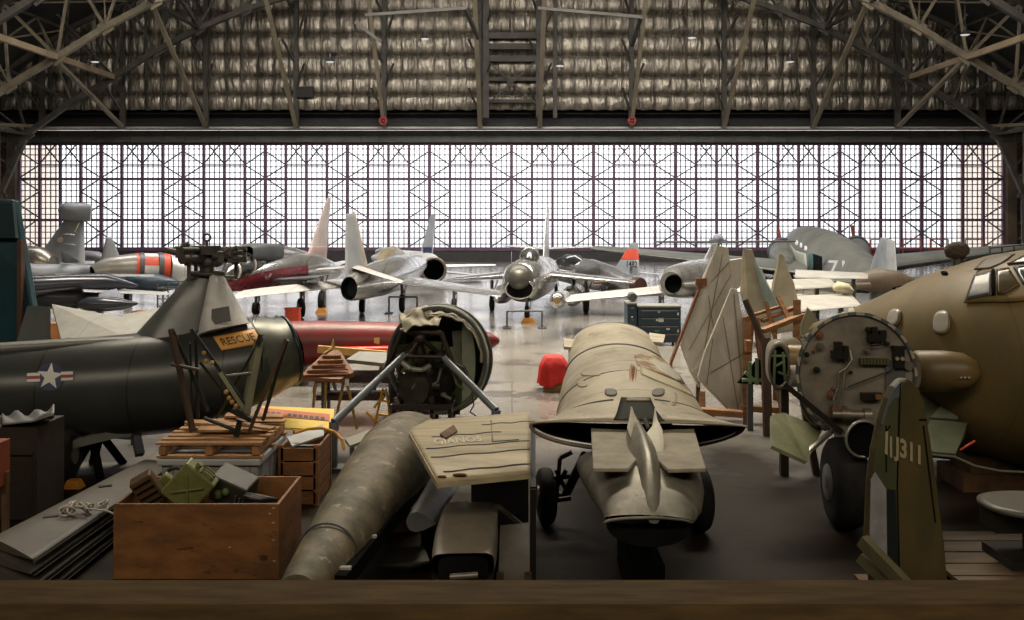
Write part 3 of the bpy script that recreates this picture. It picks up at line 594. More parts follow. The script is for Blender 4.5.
body(r, 'pod_shell', [S(78,257,53,2,2), S(84,256,53,7,5.5), S(98,257,53,7,5.5), S(104,259,53,4,4)], mat('grey_mid', (.22,.22,.23), (.15,.15,.16), rough=.45)); b = MB(); 
for s in (-.3,.3): b.bar(base_of(90,53)+V(s,0,0), base_of(90,53)+V(s,0,2), .06)
b.build('stand', M_dkgrey, r, world=True)

# --- orange banded tail section
r = thing('jet_aircraft', 'grey jet with black tailpipe, silver shell and two orange-red bands', 'aircraft', base_of(145, 45))
secs = [S(93,274.5,43.6,6,8.5), S(96,273.5,43.7,8,10), S(106,271,44,13,13), S(124,270,44.4,16,15.5), S(137,270,44.6,17,17)]
body(r, 'tail_shell', secs, mat('tail_shell_grey', (.36,.34,.31), (.26,.245,.22), metal=.4, rough=.35), c0=False)
b = MB(); b.loft([S(93.5,274.5,43.62,5.8,8.3), S(99,273,43.8,5,7)], n=24, c0=False); b.build('tailpipe', M_black, r, world=True)
def band(x0, x1, m, nm, g=0): 
    b = MB(); b.loft([S(x0,270,44.6+(x0-137)*.02,17+g,17+g), S(x1,270.3,44.6+(x1-137)*.02,17+g,17+g)], n=32); b.build(nm, m, r, world=True)
band(134, 137.5, M_redb, 'edge_band', .2); band(137.5, 142, M_dkgrey, 'hoop', 1.0); band(142, 156.5, M_redb, 'orange_band'); band(156.5, 161.5, M_dkgrey, 'hoop', 1.0); band(161.5, 168, M_redb, 'orange_band')
b = MB(); b.loft([S(142,270,44.7,17.3,17.3), S(156.5,270.3,45,17.3,17.3)], n=5, c0=False, c1=False, arc=(-PI*.14, PI*.10)); b.loft([S(142,270,44.7,17.3,17.3), S(156.5,270.3,45,17.3,17.3)], n=5, c0=False, c1=False, arc=(PI*.30, PI*.44)); b.build('white_stripe', M_white, r, world=True)
body(r, 'nose_shell', [S(168,270.5,45.2,16.5,16.5), S(176,271,45.4,15.5,15.5), S(186,272.5,45.7,12,11), S(193,274,46,6,6), S(197,275,46.1,1,1)], M_silw)
surf(r, 'tail_fin', (100,262,44.2), (122,262,44.6), (106,237,44.6), (112,237,44.7), .22, .12, M_greyp); gear(r, 128, 44.6, 1.2, .33, .2); gear(r, 178, 45.5, 1.2, .33, .2)
body(r, 'blue_belly_fairing', [S(118,284,44,4,2), S(135,283,44,14,9), S(156,283,44,14,10), S(176,284,44.5,8,5)], mat('belly_blue', (.03,.06,.09), (.02,.035,.055), rough=.4))
r = thing('ladder_stand', 'small dark access ladder frame below the orange-banded grey jet', 'ladder', base_of(172, 38))
b = MB(); c = base_of(172, 38); h = 1.5
for s in (-.55, -.15, .25, .6): b.tube(c+V(s,0,0), c+V(s,0,h if s < .5 else h*.9), .03)
for z in (.4,.8,1.2,1.5): b.tube(c+V(-.55,0,z), c+V(.6,0,z*.97), .025)
for z in (.5,1.2): b.tube(c+V(-.55,.6,z), c+V(.6,.6,z), .025); b.tube(c+V(-.55,0,z), c+V(-.55,.6,z), .025)
for s in (-.55,.6): b.tube(c+V(s,.6,0), c+V(s,.6,1.2), .03)
b.build('rails', M_dkgrey, r, world=True)

# --- dark navy attack jet lower left
M_navy = mat('gloss_navy', (.045,.05,.065), (.025,.028,.04), rough=.22, sc=.5, metal=.3)
r = thing('jet_aircraft', 'glossy dark blue jet with pointed nose and slung tank, behind the grey wing panel', 'aircraft', base_of(85, 34))
body(r, 'fuselage', [S(-20,292,33,14,14), S(30,286,33.4,11,10), S(70,283,34,12,9), S(105,282,34.6,12,9), S(120,283.5,34.8,8,6), S(138,285.5,35,1,1)], M_navy)
body(r, 'belly', [S(30,296,34,10,9), S(60,298,34,13,12), S(95,297,34.6,12,10), S(112,294,35,5,5)], mat('navy_dark', (.012,.014,.02), (.008,.01,.014), rough=.4))
surf(r, 'wing', (78,288,36), (84,292,33), (170,293,36), (168,295,34.6), .2, .1, M_greyp); surf(r, 'wing', (52,275,39), (58,276.5,37), (154,275,39), (154,276.5,37.5), .15, .08, M_greyp)
o = body(r, 'drop_tank', [S(78,305,32.6,3,3), S(88,304,32.7,8,7), S(105,304,32.8,9,7.5), S(122,304,33,7,6), S(138,303.5,33.2,1,1)], M_navy)
b = MB(); b.bar(A3((110,302,32.9)), A3((108,292,33.5)), .12, .6, up=V(1,0,0)); b.build('pylon', M_navy, o, world=True)
gear(r, 62, 34, 1.2, .33, .2); gear(r, 98, 35, 1.2, .3, .2)
for px, py, d, sz, lb in ((60,302,32,(.5,.4,.5),'orange box under the dark blue jet'),(147,303,36,(.9,.6,.5),'rusty orange crate under the access ladder'),(118,316,31.6,(.8,.5,.3),'tan wooden block on the floor near the grey panels')):
    c = base_of(px, d); b = MB(); b.box(c+V(0,0,sz[2]/2), sz); b.box(c+V(0,0,sz[2]+.02), (sz[0]*1.06,sz[1]*1.06,.04)); b.build('storage_box', mat('box_orange_brown', (.50,.20,.05), (.3,.12,.04), rough=.6), base=c, label=lb, cat='box', bevel=.01)

# --- transport aeroplane on its tailwheel, far right
M_c47 = mat('transport_grey', (.19,.185,.155), (.12,.12,.10), rough=.5, sc=.5, metal=.25)
r = thing('transport_plane', 'large grey propeller transport sitting tail-low, with open dark side door', 'aircraft', base_of(840, 60))
body(r, 'fuselage', [S(804,248,74,14,14), S(806,250,72,23,24), S(811,254,69,27,27.5), S(820,259,66,29.5,30.5), S(834,265,62,29,30), S(852,273,57.5,26,26), S(870,281,53.5,18,18), S(888,288,50,8,8)], M_c47)
ck = caster(children(r)[0])
patch('door_leaf', [(809,254),(813.5,253.5),(813.5,275),(809,273)], mat('door_green', (.05,.12,.10), rough=.5), r, ck, .03, 3)
patch('side_door', [(814,254),(822.5,257),(822.5,276),(814,276)], M_black, r, ck, .04, 3)
patch('open_door_edge', [(823.5,258),(826,259),(825,265),(823.5,264)], mat('door_blue_grey', (.12,.15,.16), rough=.5), r, ck, .04, 2)
for x, y in ((797,243),(801.5,245.5),(806,248.5)): patch('cabin_window', oval(x,y,1.5,2.6,8), M_white, r, ck, .03, 1)
patch('side_skin_panel', [(787,240),(795,250),(806,254),(808,275),(798,272),(788,262)], mat('side_pale_green', (.42,.43,.34), (.33,.34,.27), rough=.5), r, ck, .01, 4)
text('71', 1.1, M_white, r, ck(841,269,.16), V(1,-.2,0), V(.1,.2,1), 'side_number', .03)
surf(r, 'wing', (800,268,67), (808,274,59), (594,246.5,67), (590,248.5,63.5), 1.15, .28, M_c47); surf(r, 'wing', (832,268,67), (842,274,59), (1020,246,67), (1030,248,63), 1.35, .5, M_c47)
for px, py in ((782,254), (856,252)):
    o = body(r, 'engine_nacelle', [S(px,py-3,70,8,8), S(px,py-2,69.5,12,12), S(px+.5,py,68,13,13), S(px+2,py+6,65,11,10), S(px+5,py+11,62,4,4)], M_c47)
    b = MB(); b.ring(A3((px,py-2,69)), V(0,1,0), 13*69/F, .12, n=28); b.build('cowl_ring', M_dkgrey, o, world=True)
    b = MB()
    for a in (100, 220, 340): b.bar(A3((px,py-3,70.3)), A3((px,py-3,70.3))+V(1.7*math.cos(math.radians(a)),0,1.7*math.sin(math.radians(a))), .22, .08, up=V(0,1,0))
    b.ball(A3((px,py-3,70.3)), .25); b.build('propeller', mat('prop_red_brown', (.22,.05,.04), rough=.5), o, world=True); gear(r, px, 68, 1.2, .5, .3)
surf(r, 'tail_fin', (866,281,53), (886,291,50.5), (881,237.5,52), (887,237.5,51.4), .35, .2, mat('fin_dark_grey', (.17,.18,.18), (.26,.27,.27), rough=.5, sc=2)); surf(r, 'rudder', (886,291,50.5), (899,297,49), (887,237.5,51.4), (895,241,50.7), .3, .12, mat('rudder_grey', (.36,.35,.33), (.27,.265,.25), rough=.5))
surf(r, 'tailplane', (862,280,53), (872,284,50.6), (793,275,53.5), (794,277.5,52), .3, .14, M_c47); surf(r, 'tailplane', (890,280,53), (896,284,50.6), (962,273,53.5), (966,275.5,52), .3, .14, M_c47)
gear(r, 888, 50.4, .35, .22, .15)
# brown plane body in front of its tail
r = thing('gun_turret', 'brown dismounted turret with long barrel standing below the transport tail fin', 'turret', base_of(882, 42))
body(r, 'turret_shell', [S(857,283,42,2,2), S(862,281,42,9,9), S(878,281,42,17,13), S(898,283,42,15,12), S(915,285,42,6,6)], mat('turret_brown', (.20,.15,.10), (.12,.09,.06), rough=.55))
b = MB(); b.tube(A3((870,286,41.2)), A3((832,287,41.2)), .15); b.tube(A3((840,287,41.2)), A3((831,287,41.2)), .2); b.build('barrel', MATS['turret_brown'], r, world=True)
b = MB(); b.tube(base_of(882,42), base_of(882,42)+V(0,0,.9), .5); b.build('pedestal', M_dkgrey, r, world=True)
# two bladed rotor on its mast
r = thing('rotor_mast', 'helicopter rotor with two long level blades above the upright wing panels', 'rotor', base_of(718, 54))
b = MB(); b.tube(base_of(718,54), at(718,241,54), .10); b.build('mast', M_dkgrey, r, world=True)
for x in (655, 796):
    b = MB(); b.wing(at(718,241.5,53.8), at(718,243,54.3), at(x,241.5 if x < 700 else 241,53.8), at(x,242.6 if x < 700 else 242,54.2), .13, .10); b.build('blade', mat('blade_mauve_grey', (.17,.13,.13), rough=.5), r, world=True)
b = MB(); b.box(at(718,241,54), (.9,.5,.18)); b.ball(at(718,239,54), .3); b.tube(at(718,241,54), at(718,234,54), .08); b.build('rotor_hub', M_greyp, r, world=True)
# access stands along the right doors
for i, px in enumerate((878, 910, 937, 972)):
    r = thing('work_stand', ['first','second','third','fourth'][i]+' orange topped work stand from the left near the far doors, right side', 'work stand', base_of(px, 78))
    b = MB(); c = base_of(px, 78)
    for s in (-.7, .7):
        for t in (-.4,.4): b = MB(); b.tube(c+V(s,t,0), c+V(s,t,1.4), .05, n=6); b.build('leg', M_dkgrey, r, world=True)
    b = MB(); b.box(c+V(0,0,1.42), (1.6,.9,.08)); b.tube(c+V(-.7,-.4,1.4), c+V(-.7,-.4,2.1), .05); b.tube(c+V(-.7,-.4,2.1), c+V(.7,-.4,2.1), .05); b.tube(c+V(.7,-.4,1.4), c+V(.7,-.4,2.1), .05); b.build('platform', mat('stand_orange', (.42,.08,.03), rough=.6), r, world=True)
# ================================================================ middle distance
def atz(px, py, z): return at(px, py, (HC-z)*F/(py-HY))
M_h19 = mat('helicopter_dark_green', (.055,.06,.055), (.03,.034,.032), rough=.33, sc=.8, metal=.2, panel=(1.3,0,0,.012), pcol=.4)
M_h19g = mat('helicopter_grey', (.20,.21,.21), (.12,.125,.12), rough=.36, sc=1.2, metal=.3)
r = thing('helicopter_fuselage', 'dark green helicopter body with white star, orange RESCUE panel and grey rotor pylon', 'helicopter', base_of(150, 15.8))
HS = [S(-90,397,15.2,50,46), S(-20,392,15.35,51,47), S(60,389,15.5,53,49), S(120,386,15.6,54,51), S(170,381,15.8,54,51), S(215,371,16,52,48), S(245,362,16.2,47,44), S(258,358.2,16.32,44.6,41.6)]
body(r, 'fuselage', HS, M_h19, n=40)
body(r, 'nose_barrel', [S(254,359.4,16.28,45.8,42.8), S(264,356.6,16.37,44.2,41), S(276,353.5,16.5,40,37), S(288,350.5,16.6,37,34)], mat('barrel_alu_green', (.17,.175,.15), (.07,.075,.06), metal=.55, rough=.33, sc=1.6), c1=False, c0=False, n=40)
body(r, 'engine_opening', [S(286,351,16.6,35,32), S(278,353,16.5,34,31), S(277,353,16.5,2,2)], M_black, c0=False)
b = MB(); b.ring(A3((289,350.3,16.6)), A3((288,350.5,16.6))-A3((276,353.5,16.5)), 36*16.6/F, .035, n=40, sq=.93); b.build('barrel_rim', mat('rim_blue_black', (.03,.04,.045), rough=.3, metal=.6), r, world=True)
for i, (x, y, d, R) in enumerate(((262,357,16.35,43.5),(270,355,16.42,41.5),(281,352.3,16.53,38.5))):
    b = MB(); b.ring(A3((x,y,d)), V(1,.1,.15), R*d/F, .022 if i else .035, n=40, sq=.94); b.build('hoop', M_h19 if i != 1 else M_h19g, r, world=True)
b = MB(); b.loft([S(-90,351,15.0,12,5,3), S(0,348,15.2,12,5,3), S(80,343,15.4,12,5,3), S(135,339,15.5,8,3)], n=20); b.build('spine_fairing', mat('spine_grey', (.22,.225,.2), (.14,.145,.13), rough=.4, metal=.3), r, world=True)
surf(r, 'pylon', (130,341,15.9), (232,336,15.9), (194,271,16), (219,274,16), 1.0, .45, M_h19g)
surf(r, 'pylon_fairing', (198,338,15.75), (249,323,15.85), (211,274,15.95), (224,276,16), 1.0, .5, mat('fairing_pale', (.80,.80,.78), (.5,.5,.49), metal=.1, rough=.3, sc=2))
b = MB(); b.slab([A3((212,309,15.42)), A3((229,306,15.42)), A3((231,321,15.40)), A3((211,325,15.40))], .02); b.build('access_door', M_h19g, r, world=True)
# orange panel with the word RESCUE, wrapped on the barrel
c0 = (212,368); 
skin = caster([c for c in children(r) if c.name.split('.')[0] in ('fuselage','nose_barrel')])
b = MB()
def rp(u, v):
    x = 213+u*(254-213)+v*8.5; y = 337.5-u*7.5+v*13.5
    return skin(x, y, .02)
b.grid(rp, 14, 6); b.build('rescue_panel', mat('rescue_orange', (.72,.36,.08), (.6,.29,.06), rough=.45), r, world=True, solid=.006)
def wrap_text(body_, fn, name, m, off=.012):
    cu = bpy.data.curves.new(name, 'FONT'); cu.body = body_; cu.size = 1; cu.align_x = 'CENTER'; cu.align_y = 'CENTER'; cu.offset = off; cu.resolution_u = 3
    o = bpy.data.objects.new(name, cu); COL.objects.link(o); bpy.context.view_layer.update()
    me = bpy.data.meshes.new_from_object(o.evaluated_get(bpy.context.evaluated_depsgraph_get())); bpy.data.objects.remove(o)
    xs = [v.co.x for v in me.vertices]; ys = [v.co.y for v in me.vertices]; x0, x1, y0, y1 = min(xs), max(xs), min(ys), max(ys)
    q = MB(); q.add([fn((v.co.x-x0)/(x1-x0), 1-(v.co.y-y0)/(y1-y0)) for v in me.vertices], [tuple(p.vertices) for p in me.polygons], False)
    return q
def rt(u, v):
    u = .10+u*.80; v = .25+v*.5
    x = 213+u*(254-213)+v*8.5; y = 337.5-u*7.5+v*13.5
    return skin(x, y, .034)
wrap_text('RESCUE', rt, 'rescue_lettering', M_ink).build('rescue_lettering', mat('rescue_dark', (.06,.05,.03), rough=.5), r, world=True)
# star and bars projected on the body side
b = MB(); cx, cy = 50.5, 377
def sp(x, y, l): return skin(cx+x, cy+y-.04*x, l)
def disc_(R, l, n=28, m=4):
    vs = [sp(0,0,l)]+[sp(R*(q+1)/m*math.cos(2*PI*i/n), R*(q+1)/m*math.sin(2*PI*i/n), l) for q in range(m) for i in range(n)]
    b.add(vs, [(0,1+i,1+(i+1)%n) for i in range(n)]+[(1+q*n+i,1+(q+1)*n+i,1+(q+1)*n+(i+1)%n,1+q*n+(i+1)%n) for q in range(m-1) for i in range(n)], False)
b.m = 0; disc_(14, .012)
b.m = 1; st = [(math.sin(PI*i/5+.12)*(13.5 if i % 2 == 0 else 5.4), -math.cos(PI*i/5+.12)*(13.5 if i % 2 == 0 else 5.4)) for i in range(10)]
vs = [sp(0,0,.024)]+[sp(x*q/3,y*q/3,.024) for q in (1,2,3) for x,y in st]
b.add(vs, [(0,i+1,(i+1)%10+1) for i in range(10)]+[(1+q*10+i,1+(q+1)*10+i,1+(q+1)*10+(i+1)%10,1+q*10+(i+1)%10) for q in (0,1) for i in range(10)], False)
for a, c in ((-23,-10), (11,23)):
    b.m = 1; b.grid(lambda u, v: sp(a+(c-a)*u, -4.2+8.6*v, .020), 4, 6, False)
    b.m = 2; b.grid(lambda u, v: sp(a+(c-a)*u, -1.2+2.8*v, .030), 4, 3, False)
b.build('star_insignia', [MATS['marking_navy'], MATS['marking_white'], MATS['marking_red']], r, world=True)
# rotor head on the pylon
g = MB(); c = A3((207,262,16)); g.tube(A3((207,274,16)), A3((207,246,16)), .11); g.ball(A3((207,262,16)), .17, sq=(1,1,.7)); g.tube(A3((207,252,16))-V(0,0,.04), A3((207,252,16))+V(0,0,.1), .22, n=18)
g.ring(A3((207,237.5,16)), V(0,1,0), .055, .018, n=16); g.tube(A3((207,246,16)), A3((207,240,16)), .02)
for a in (10, 130, 250):
    for dz, rr in ((0,.08),(.14,.05)):
        g.tube(c+V(0,0,dz+.05), c+V(.62*math.cos(math.radians(a)), .62*math.sin(math.radians(a)), dz+.07), rr)
    e = c+V(.45*math.cos(math.radians(a)), .45*math.sin(math.radians(a)), .0); g.box(e+V(0,0,.05), (.11,.12,.17)); g.tube(e, e-V(0,0,.28), .03); g.tube(c-V(0,0,.2), e-V(0,0,.25), .025)
g.ring(c-V(0,0,.18), V(0,0,1), .26, .03)
o = g.build('rotor_head', mat('rotor_iron', (.13,.12,.105), (.06,.056,.05), rough=.5, metal=.4), r, world=True)
for x0, x1, y0, y1 in ((214,243,256,259), (200,166,258,250), (216,231,264,254)):
    g = MB(); g.tube(A3((x0,y0,15.9)), A3((x1,y1,15.7)), .06, .05, 12); e = A3((x0,y0,15.9)).lerp(A3((x1,y1,15.7)), .55); g.box(e, (.14,.15,.13)); g.tube(e+V(0,0,.1), e+V(.12,0,.16), .04); g.tube(e+V(-.1,0,.09), e+V(.2,0,.09), .03)
    g.build('blade_root', MATS['rotor_iron'], o, world=True)
# undercarriage and trestle of that fuselage
g = MB(); g.bar(A3((150,425,15.4)), A3((72,444,14.9)), .13, .12); g.build('landing_strut', mat('strut_grey_green', (.15,.155,.13), rough=.5), r, world=True)
g = MB(); g.bar(A3((104,405,15.5)), A3((72,442,15.0)), .07); g.bar(A3((130,404,15.6)), A3((140,455,15.2)), .12); g.build('brace', M_dkgrey, r, world=True)
g = MB(); c = A3((67,445,14.9)); c.z = .40; g.loft([(*(c-V(.11,0,0)),.3,.3),(*(c-V(.06,0,0)),.39,.39),(*(c+V(.06,0,0)),.39,.39),(*(c+V(.11,0,0)),.3,.3)], n=26); w_ = g.build('wheel', M_tire, r, world=True)
g = MB(); g.tube(c-V(.13,0,0), c+V(.13,0,0), .13); g.build('hub', M_strut, w_, world=True)
g = MB(); 
for px in (-40, 95, 195):
    q = base_of(px, 15.5); z_ = .55
    g = MB(); g.bar(q+V(-.25,-.4,0), q+V(0,-.1,z_), .1); g.bar(q+V(.25,-.4,0), q+V(0,-.1,z_), .1); g.bar(q+V(-.25,.5,0), q+V(0,.2,z_), .1); g.bar(q+V(.25,.5,0), q+V(0,.2,z_), .1); g.box(q+V(0,.05,z_+.05), (.5,.9,.1))
    g.build('trestle', M_black, r, world=True)
g = MB(); q = at(74,456,14.6); q.z = .06; g.box(q, (.26,.2,.12), taper=.6); g.build('wheel_chock', MATS['chock_orange'], base=(q.x,q.y,0), label='small orange chock by the wheel under the star-marked fuselage', cat='wheel chock')
# oily loose pieces below it
def loose(name, lb, cat, pts, th, m, grp=None):
    b = MB(); P = [Vector(p) for p in pts]; b.slab(P, th); c = sum(P, V(0,0,0))/len(P); zl = min(p.z for p in P)
    if zl < .35: c.z = zl-th/2; return b.build(name, m, base=c, label=lb, cat=cat, group=grp)
    rr = thing(name, lb, cat, (c.x, c.y, 0), group=grp); b.build('skin', m, rr, world=True)
    lows = sorted(P, key=lambda p: p.z)[:2]
    for p in lows: q = p.lerp(c, .12); b = MB(); b.bar(V(q.x,q.y+.06,0), V(q.x,q.y+.06,q.z+.12), .07); b.build('prop_leg', M_woodd, rr, world=True)
    return rr
M_oilgrey = mat('oily_grey_skin', (.12,.12,.10), (.06,.06,.05), rough=.5, sc=2)
loose('fairing_sheet', 'dull grey leaning sheet piece behind the strut under the helicopter body', 'panel', [at(88,436,16.3), at(112,410,16.6), at(126,410,16.6), at(133,440,16.4)], .03, M_oilgrey)
r = thing('cabinet_shell', 'dark old box with a grey crumpled cover at the far lower left', 'box', base_of(20, 13.2))
b = MB(); b.box(V(at(8,450,13.2).x, 13.4, .62), (.95, .8, 1.2)); b.box(V(at(43,450,13.2).x, 13.0, .6), (.06,.06,1.2)); b.box(V(at(8,450,13.2).x, 12.97, .9), (.9,.03,.05)); b.build('box_body', mat('black_brown', (.03,.02,.012), (.016,.011,.008), rough=.6), r, world=True)
b = MB()
def cr(u, v):
    p = at(2+u*52, 0, 13.0+v*.7); p.z = 1.26+.05*math.sin(u*17+v*3)*v+.07*u*(1-v)+.14*max(0,u-.6)*(math.sin(v*9)+1); return p
b.grid(cr, 16, 8); b.build('crumpled_cover', mat('crumpled_grey', (.25,.25,.26), (.12,.12,.12), rough=.45, metal=.3), r, world=True, solid=.02)
loose('red_case', 'orange-red strip of a box at the left picture edge', 'box', [at(-12,441,12.4), at(4,441,12.4), at(4,485,12.4), at(-12,485,12.4)], .3, mat('case_rust', (.25,.06,.02), rough=.6))

# teal fin and grey panels at the left edge
M_teal = mat('teal_paint', (.012,.06,.075), (.006,.03,.04), rough=.35, sc=.8)
r = thing('tail_fin_section', 'tall dark teal tail section with a brown upright post at the left edge', 'tail section', base_of(5, 19.5))
b = MB(); b.slab([at(-60,200,19.5), at(17,200,19.5), at(30,275,19.4), at(42,346,19.3), at(42,418,19.3), at(-60,418,19.3)], .25); b.build('fin_skin', M_teal, r, world=True, bevel=.04)
b = MB(); b.bar(at(21,240,19.2), at(21,420,19.2), .16, .08); b.build('post', mat('post_brown', (.09,.04,.025), rough=.6), r, world=True)
b = MB(); b.slab([at(-60,200,19.2), at(14,203,19.2), at(17,238,19.2), at(-60,238,19.2)], .12); b.build('rudder_cap', mat('teal_dark', (.008,.035,.04), rough=.4), r, world=True)
loose('skin_sheet', 'dark green-grey upright panel right of the teal tail section', 'panel', [at(28,306,18.4), at(50,307,18.4), at(50,348,18.2), at(14,352,18.2)], .05, mat('panel_slate', (.075,.09,.085), (.05,.06,.055), rough=.5))
M_wingp = mat('wing_panel_grey', (.30,.30,.28), (.21,.21,.19), rough=.5, sc=1.5, panel=(.7,0,0,.008), pcol=.6, metal=.2)
loose('wing_section', 'long light grey wing panel lying behind the dark helicopter tail', 'wing panel', [at(52,306,18.6), at(88,313,18.6), at(124,319,18.6), at(138,345,17.2), at(63,348,17.2)], .08, M_wingp)
loose('wing_section', 'short pale wing panel tucked against the grey rotor pylon', 'wing panel', [at(122,316,19.6), at(168,308,20.2), at(160,330,18.6), at(128,344,18.0)], .06, M_wingp)

# ---- long red tank on the floor behind the wreck
r = thing('red_tank', 'long glossy dark red torpedo shaped tank lying across the floor', 'tank', base_of(370, 24))
body(r, 'tank_shell', [S(205,346,24,14,14), S(230,345,24,20,20), S(270,344,24,23,22.5), S(320,343,24,23,22.5), S(380,342,24,21,20), S(440,341.5,24,17,16), S(475,341,24,13.5,12.5), S(490,341,24,9.5,8.5), S(498,341,24,4,3.5), S(499.5,341,24,1,1)], M_red, n=36)
b = MB(); b.slab([at(374,338,23.5), at(379.5,338,23.5), at(379.5,344,23.5), at(374,344,23.5)], .01); b.build('data_label', mat('label_yellow', (.7,.55,.2), rough=.5), r, world=True)
b = MB(); b.loft([S(330,352,23.45,5,4), S(345,351.5,23.4,6,5), S(420,350,23.4,6,5), S(440,349,23.4,3,3)], n=16); b.build('conduit', mat('bright_red_paint', (.55,.03,.02), rough=.3), r, world=True)
for px in (300, 430):
    b = MB(); q = base_of(px, 24); b.box(q+V(0,0,.2), (.18,1.1,.4)); b.bar(q+V(0,-.5,0), q+V(0,-.35,.75), .09); b.bar(q+V(0,.5,0), q+V(0,.35,.75), .09); b.build('cradle', M_woodd, r, world=True)
r = thing('plank', 'yellowish timber plank in front of the long red tank', 'plank', base_of(350, 23)); b = MB(); b.bar(at(318,349,22.6), at(392,355,22.6), .12, .16); b.build('board', mat('plank_yellow', (.50,.30,.08), (.35,.2,.06), rough=.6), r, world=True)
b = MB()
for px, py in ((325,349), (385,354)): b = MB(); q = at(px,py,22.6); b.bar(V(q.x-.25,22.6,0), q, .07); b.bar(V(q.x+.25,22.6,0), q, .07); b.build('trestle_leg', M_woodd, r, world=True)

# wedge shaped timber jig on yellow legs
M_jig = mat('jig_orange_brown', (.30,.12,.045), (.17,.07,.03), rough=.6, sc=2, aniso=(1,1,7))
r = thing('timber_jig', 'ribbed orange-brown wedge standing on thin yellow legs near the wrecked cabin', 'jig', base_of(328, 19))
b = MB(); F0 = [at(299,379,18.6), at(327,352,19.2), at(340,352,19.2), at(354,374,18.7), at(341,381,18.5)]; b.slab(F0, .10)
for i in range(5):
    t = .12+.18*i; b.bar(at(299+28*t,379-27*t,18.5+.6*t), at(352-13*t,377-25*t,18.5+.6*t), .03, .03)
b.build('wedge_body', M_jig, r, world=True)
b = MB(); b.loft([S(326,352,19.2,7,2), S(333,347,19.25,3,2), S(333,339,19.3,1,.6)], n=10, fixed=V(0,0,1)); b.build('wedge_tip', mat('jig_yellow', (.45,.27,.07), rough=.6), r, world=True)
for a, c in (((326,378),(324,412)), ((344,380),(334,415)), ((346,378),(357,416)), ((316,378),(311,408))):
    b = MB(); p = at(a[0],a[1],18.7); q = at(c[0],0,18.6); q.z = 0; b.tube(p, q, .028); b.build('leg', mat('leg_ochre', (.42,.26,.06), rough=.5), r, world=True)
b = MB(); b.slab([at(345,379,18.55), at(349,379,18.55), at(349,386,18.5), at(345,386,18.5)], .01); b.build('paper_tag', M_white, r, world=True)
r = thing('panel_bench', 'low bench carrying a flat grey flap panel behind the wooden wedge', 'bench', base_of(360, 20))
b = MB(); b.slab([atz(346,361,1.15), atz(359,353,1.15), atz(391,354,1.15), atz(384,365,1.15)], .07); b.build('flap_panel', M_wingp, r, world=True)
b = MB(); b.box(V(at(362,0,20).x,19.6,.82), (1.5,.8,.12)); b.box(V(at(355,0,20).x,19.6,.45), (1.3,.6,.1)); b.build('bench_top', mat('bench_brown', (.07,.035,.025), rough=.6), r, world=True)
for sx in (-.65,.65):
    for sy in (-.3,.3): b = MB(); b.bar(V(at(362,0,20).x+sx,19.6+sy,0), V(at(362,0,20).x+sx,19.6+sy,1.1), .06); b.build('leg', M_dkgrey, r, world=True)
for k, (xa, xb) in enumerate(((383,374),(392,386),(378,368))):
    pass
# yellow lattice hoist behind
r = thing('yellow_hoist', 'thin yellow tube frame standing left of the wrecked cabin', 'frame', base_of(382, 18.4))
b = MB(); d = 18.2
for a, c in (((383,388),(373,432)), ((386,388),(392,432)), ((380,400),(390,402)), ((377,414),(391,416)), ((374,408),(383,396)),((366,412),(388,430))):
    p, q = at(a[0],a[1],d), at(c[0],c[1],d); b.tube(p, V(q.x,q.y,max(q.z,.02)), .022)
b.build('tube_frame', mat('hoist_yellow', (.62,.33,.03), rough=.45), r, world=True)

# ---- wrecked cabin hoop with engine
M_wreck = mat('wreck_fabric', (.36,.32,.22), (.16,.15,.09), rough=.6, sc=2.5, wear=.6, wcol=(.07,.06,.035), wsc=2, bump=.5, bsc=3)
r = thing('engine_wreck', 'stripped rounded cabin shell with exposed tubes and engine held by silver struts', 'wreck', base_of(438, 18))
sh = MB(); sh.loft([S(437,360,17.3,47,53), S(440,359,17.9,49,54), S(443,359,18.8,47,51), S(446,360,19.8,38,42)], n=40, c0=False, c1=True, arc=(-.55*PI, 1.02*PI)); sh.build('outer_shell', M_grnin, r, world=True, solid=.03)
rg = random.Random(8)
def tk(u, v):
    n1 = math.sin(u*9+v*3)+.5*math.sin(u*17-v*6)+.35*math.sin(v*9+u*5)
    return at(399+u*45+3*v*(.5-u)*4, (312-4.5*math.sin(u*PI)+2.2*n1*(1-v))+v*(20-5*u)+1.2*n1*v, 17.5-.75*v+.06*n1)
sk = MB(); sk.grid(tk, 34, 12, False); sk.build('torn_covering', mat('canvas_torn', (.42,.38,.29), (.22,.20,.14), rough=.6, sc=3, wear=.62, wcol=(.09,.08,.045)), r, world=True, solid=.02)
def tk2(u, v):
    a = .60*PI-u*.62*PI; k = 1-.18*v+.012*math.sin(u*30+v*7); d = 17.15+.5*(1-v)
    p = at(440,360,d); return p+V(math.cos(a)*.86*k, 0, math.sin(a)*.93*k+.012*math.sin(u*44))
sk = MB(); sk.grid(tk2, 34, 5, False); sk.build('torn_rim_skin', MATS['canvas_torn'], r, world=True, solid=.02)
for cx_, cy_, d, rr, R0 in ((437,360,17.28,.035,50),(441,359,17.9,.03,51.5),(444,359,18.8,.03,49)):
    h = MB(); h.ring(at(cx_,cy_,d), V(0,1,0), R0*d/F*.97, rr, n=48, sq=1.08); h.build('hoop', M_dkgrey, r, world=True)
M_tube = mat('oily_tube', (.06,.045,.035), (.03,.024,.02), rough=.45, metal=.4); M_tubep = mat('tube_pale', (.34,.33,.29), (.2,.19,.17), rough=.4, metal=.4)
t = MB(); hub = at(420,338,17.0)
for e in ((402,352),(398,372),(412,360),(427,362),(438,352),(446,360),(405,330),(440,332)): t.tube(hub, at(e[0],e[1],17.5 if e[0] > 400 else 16.9), .035)
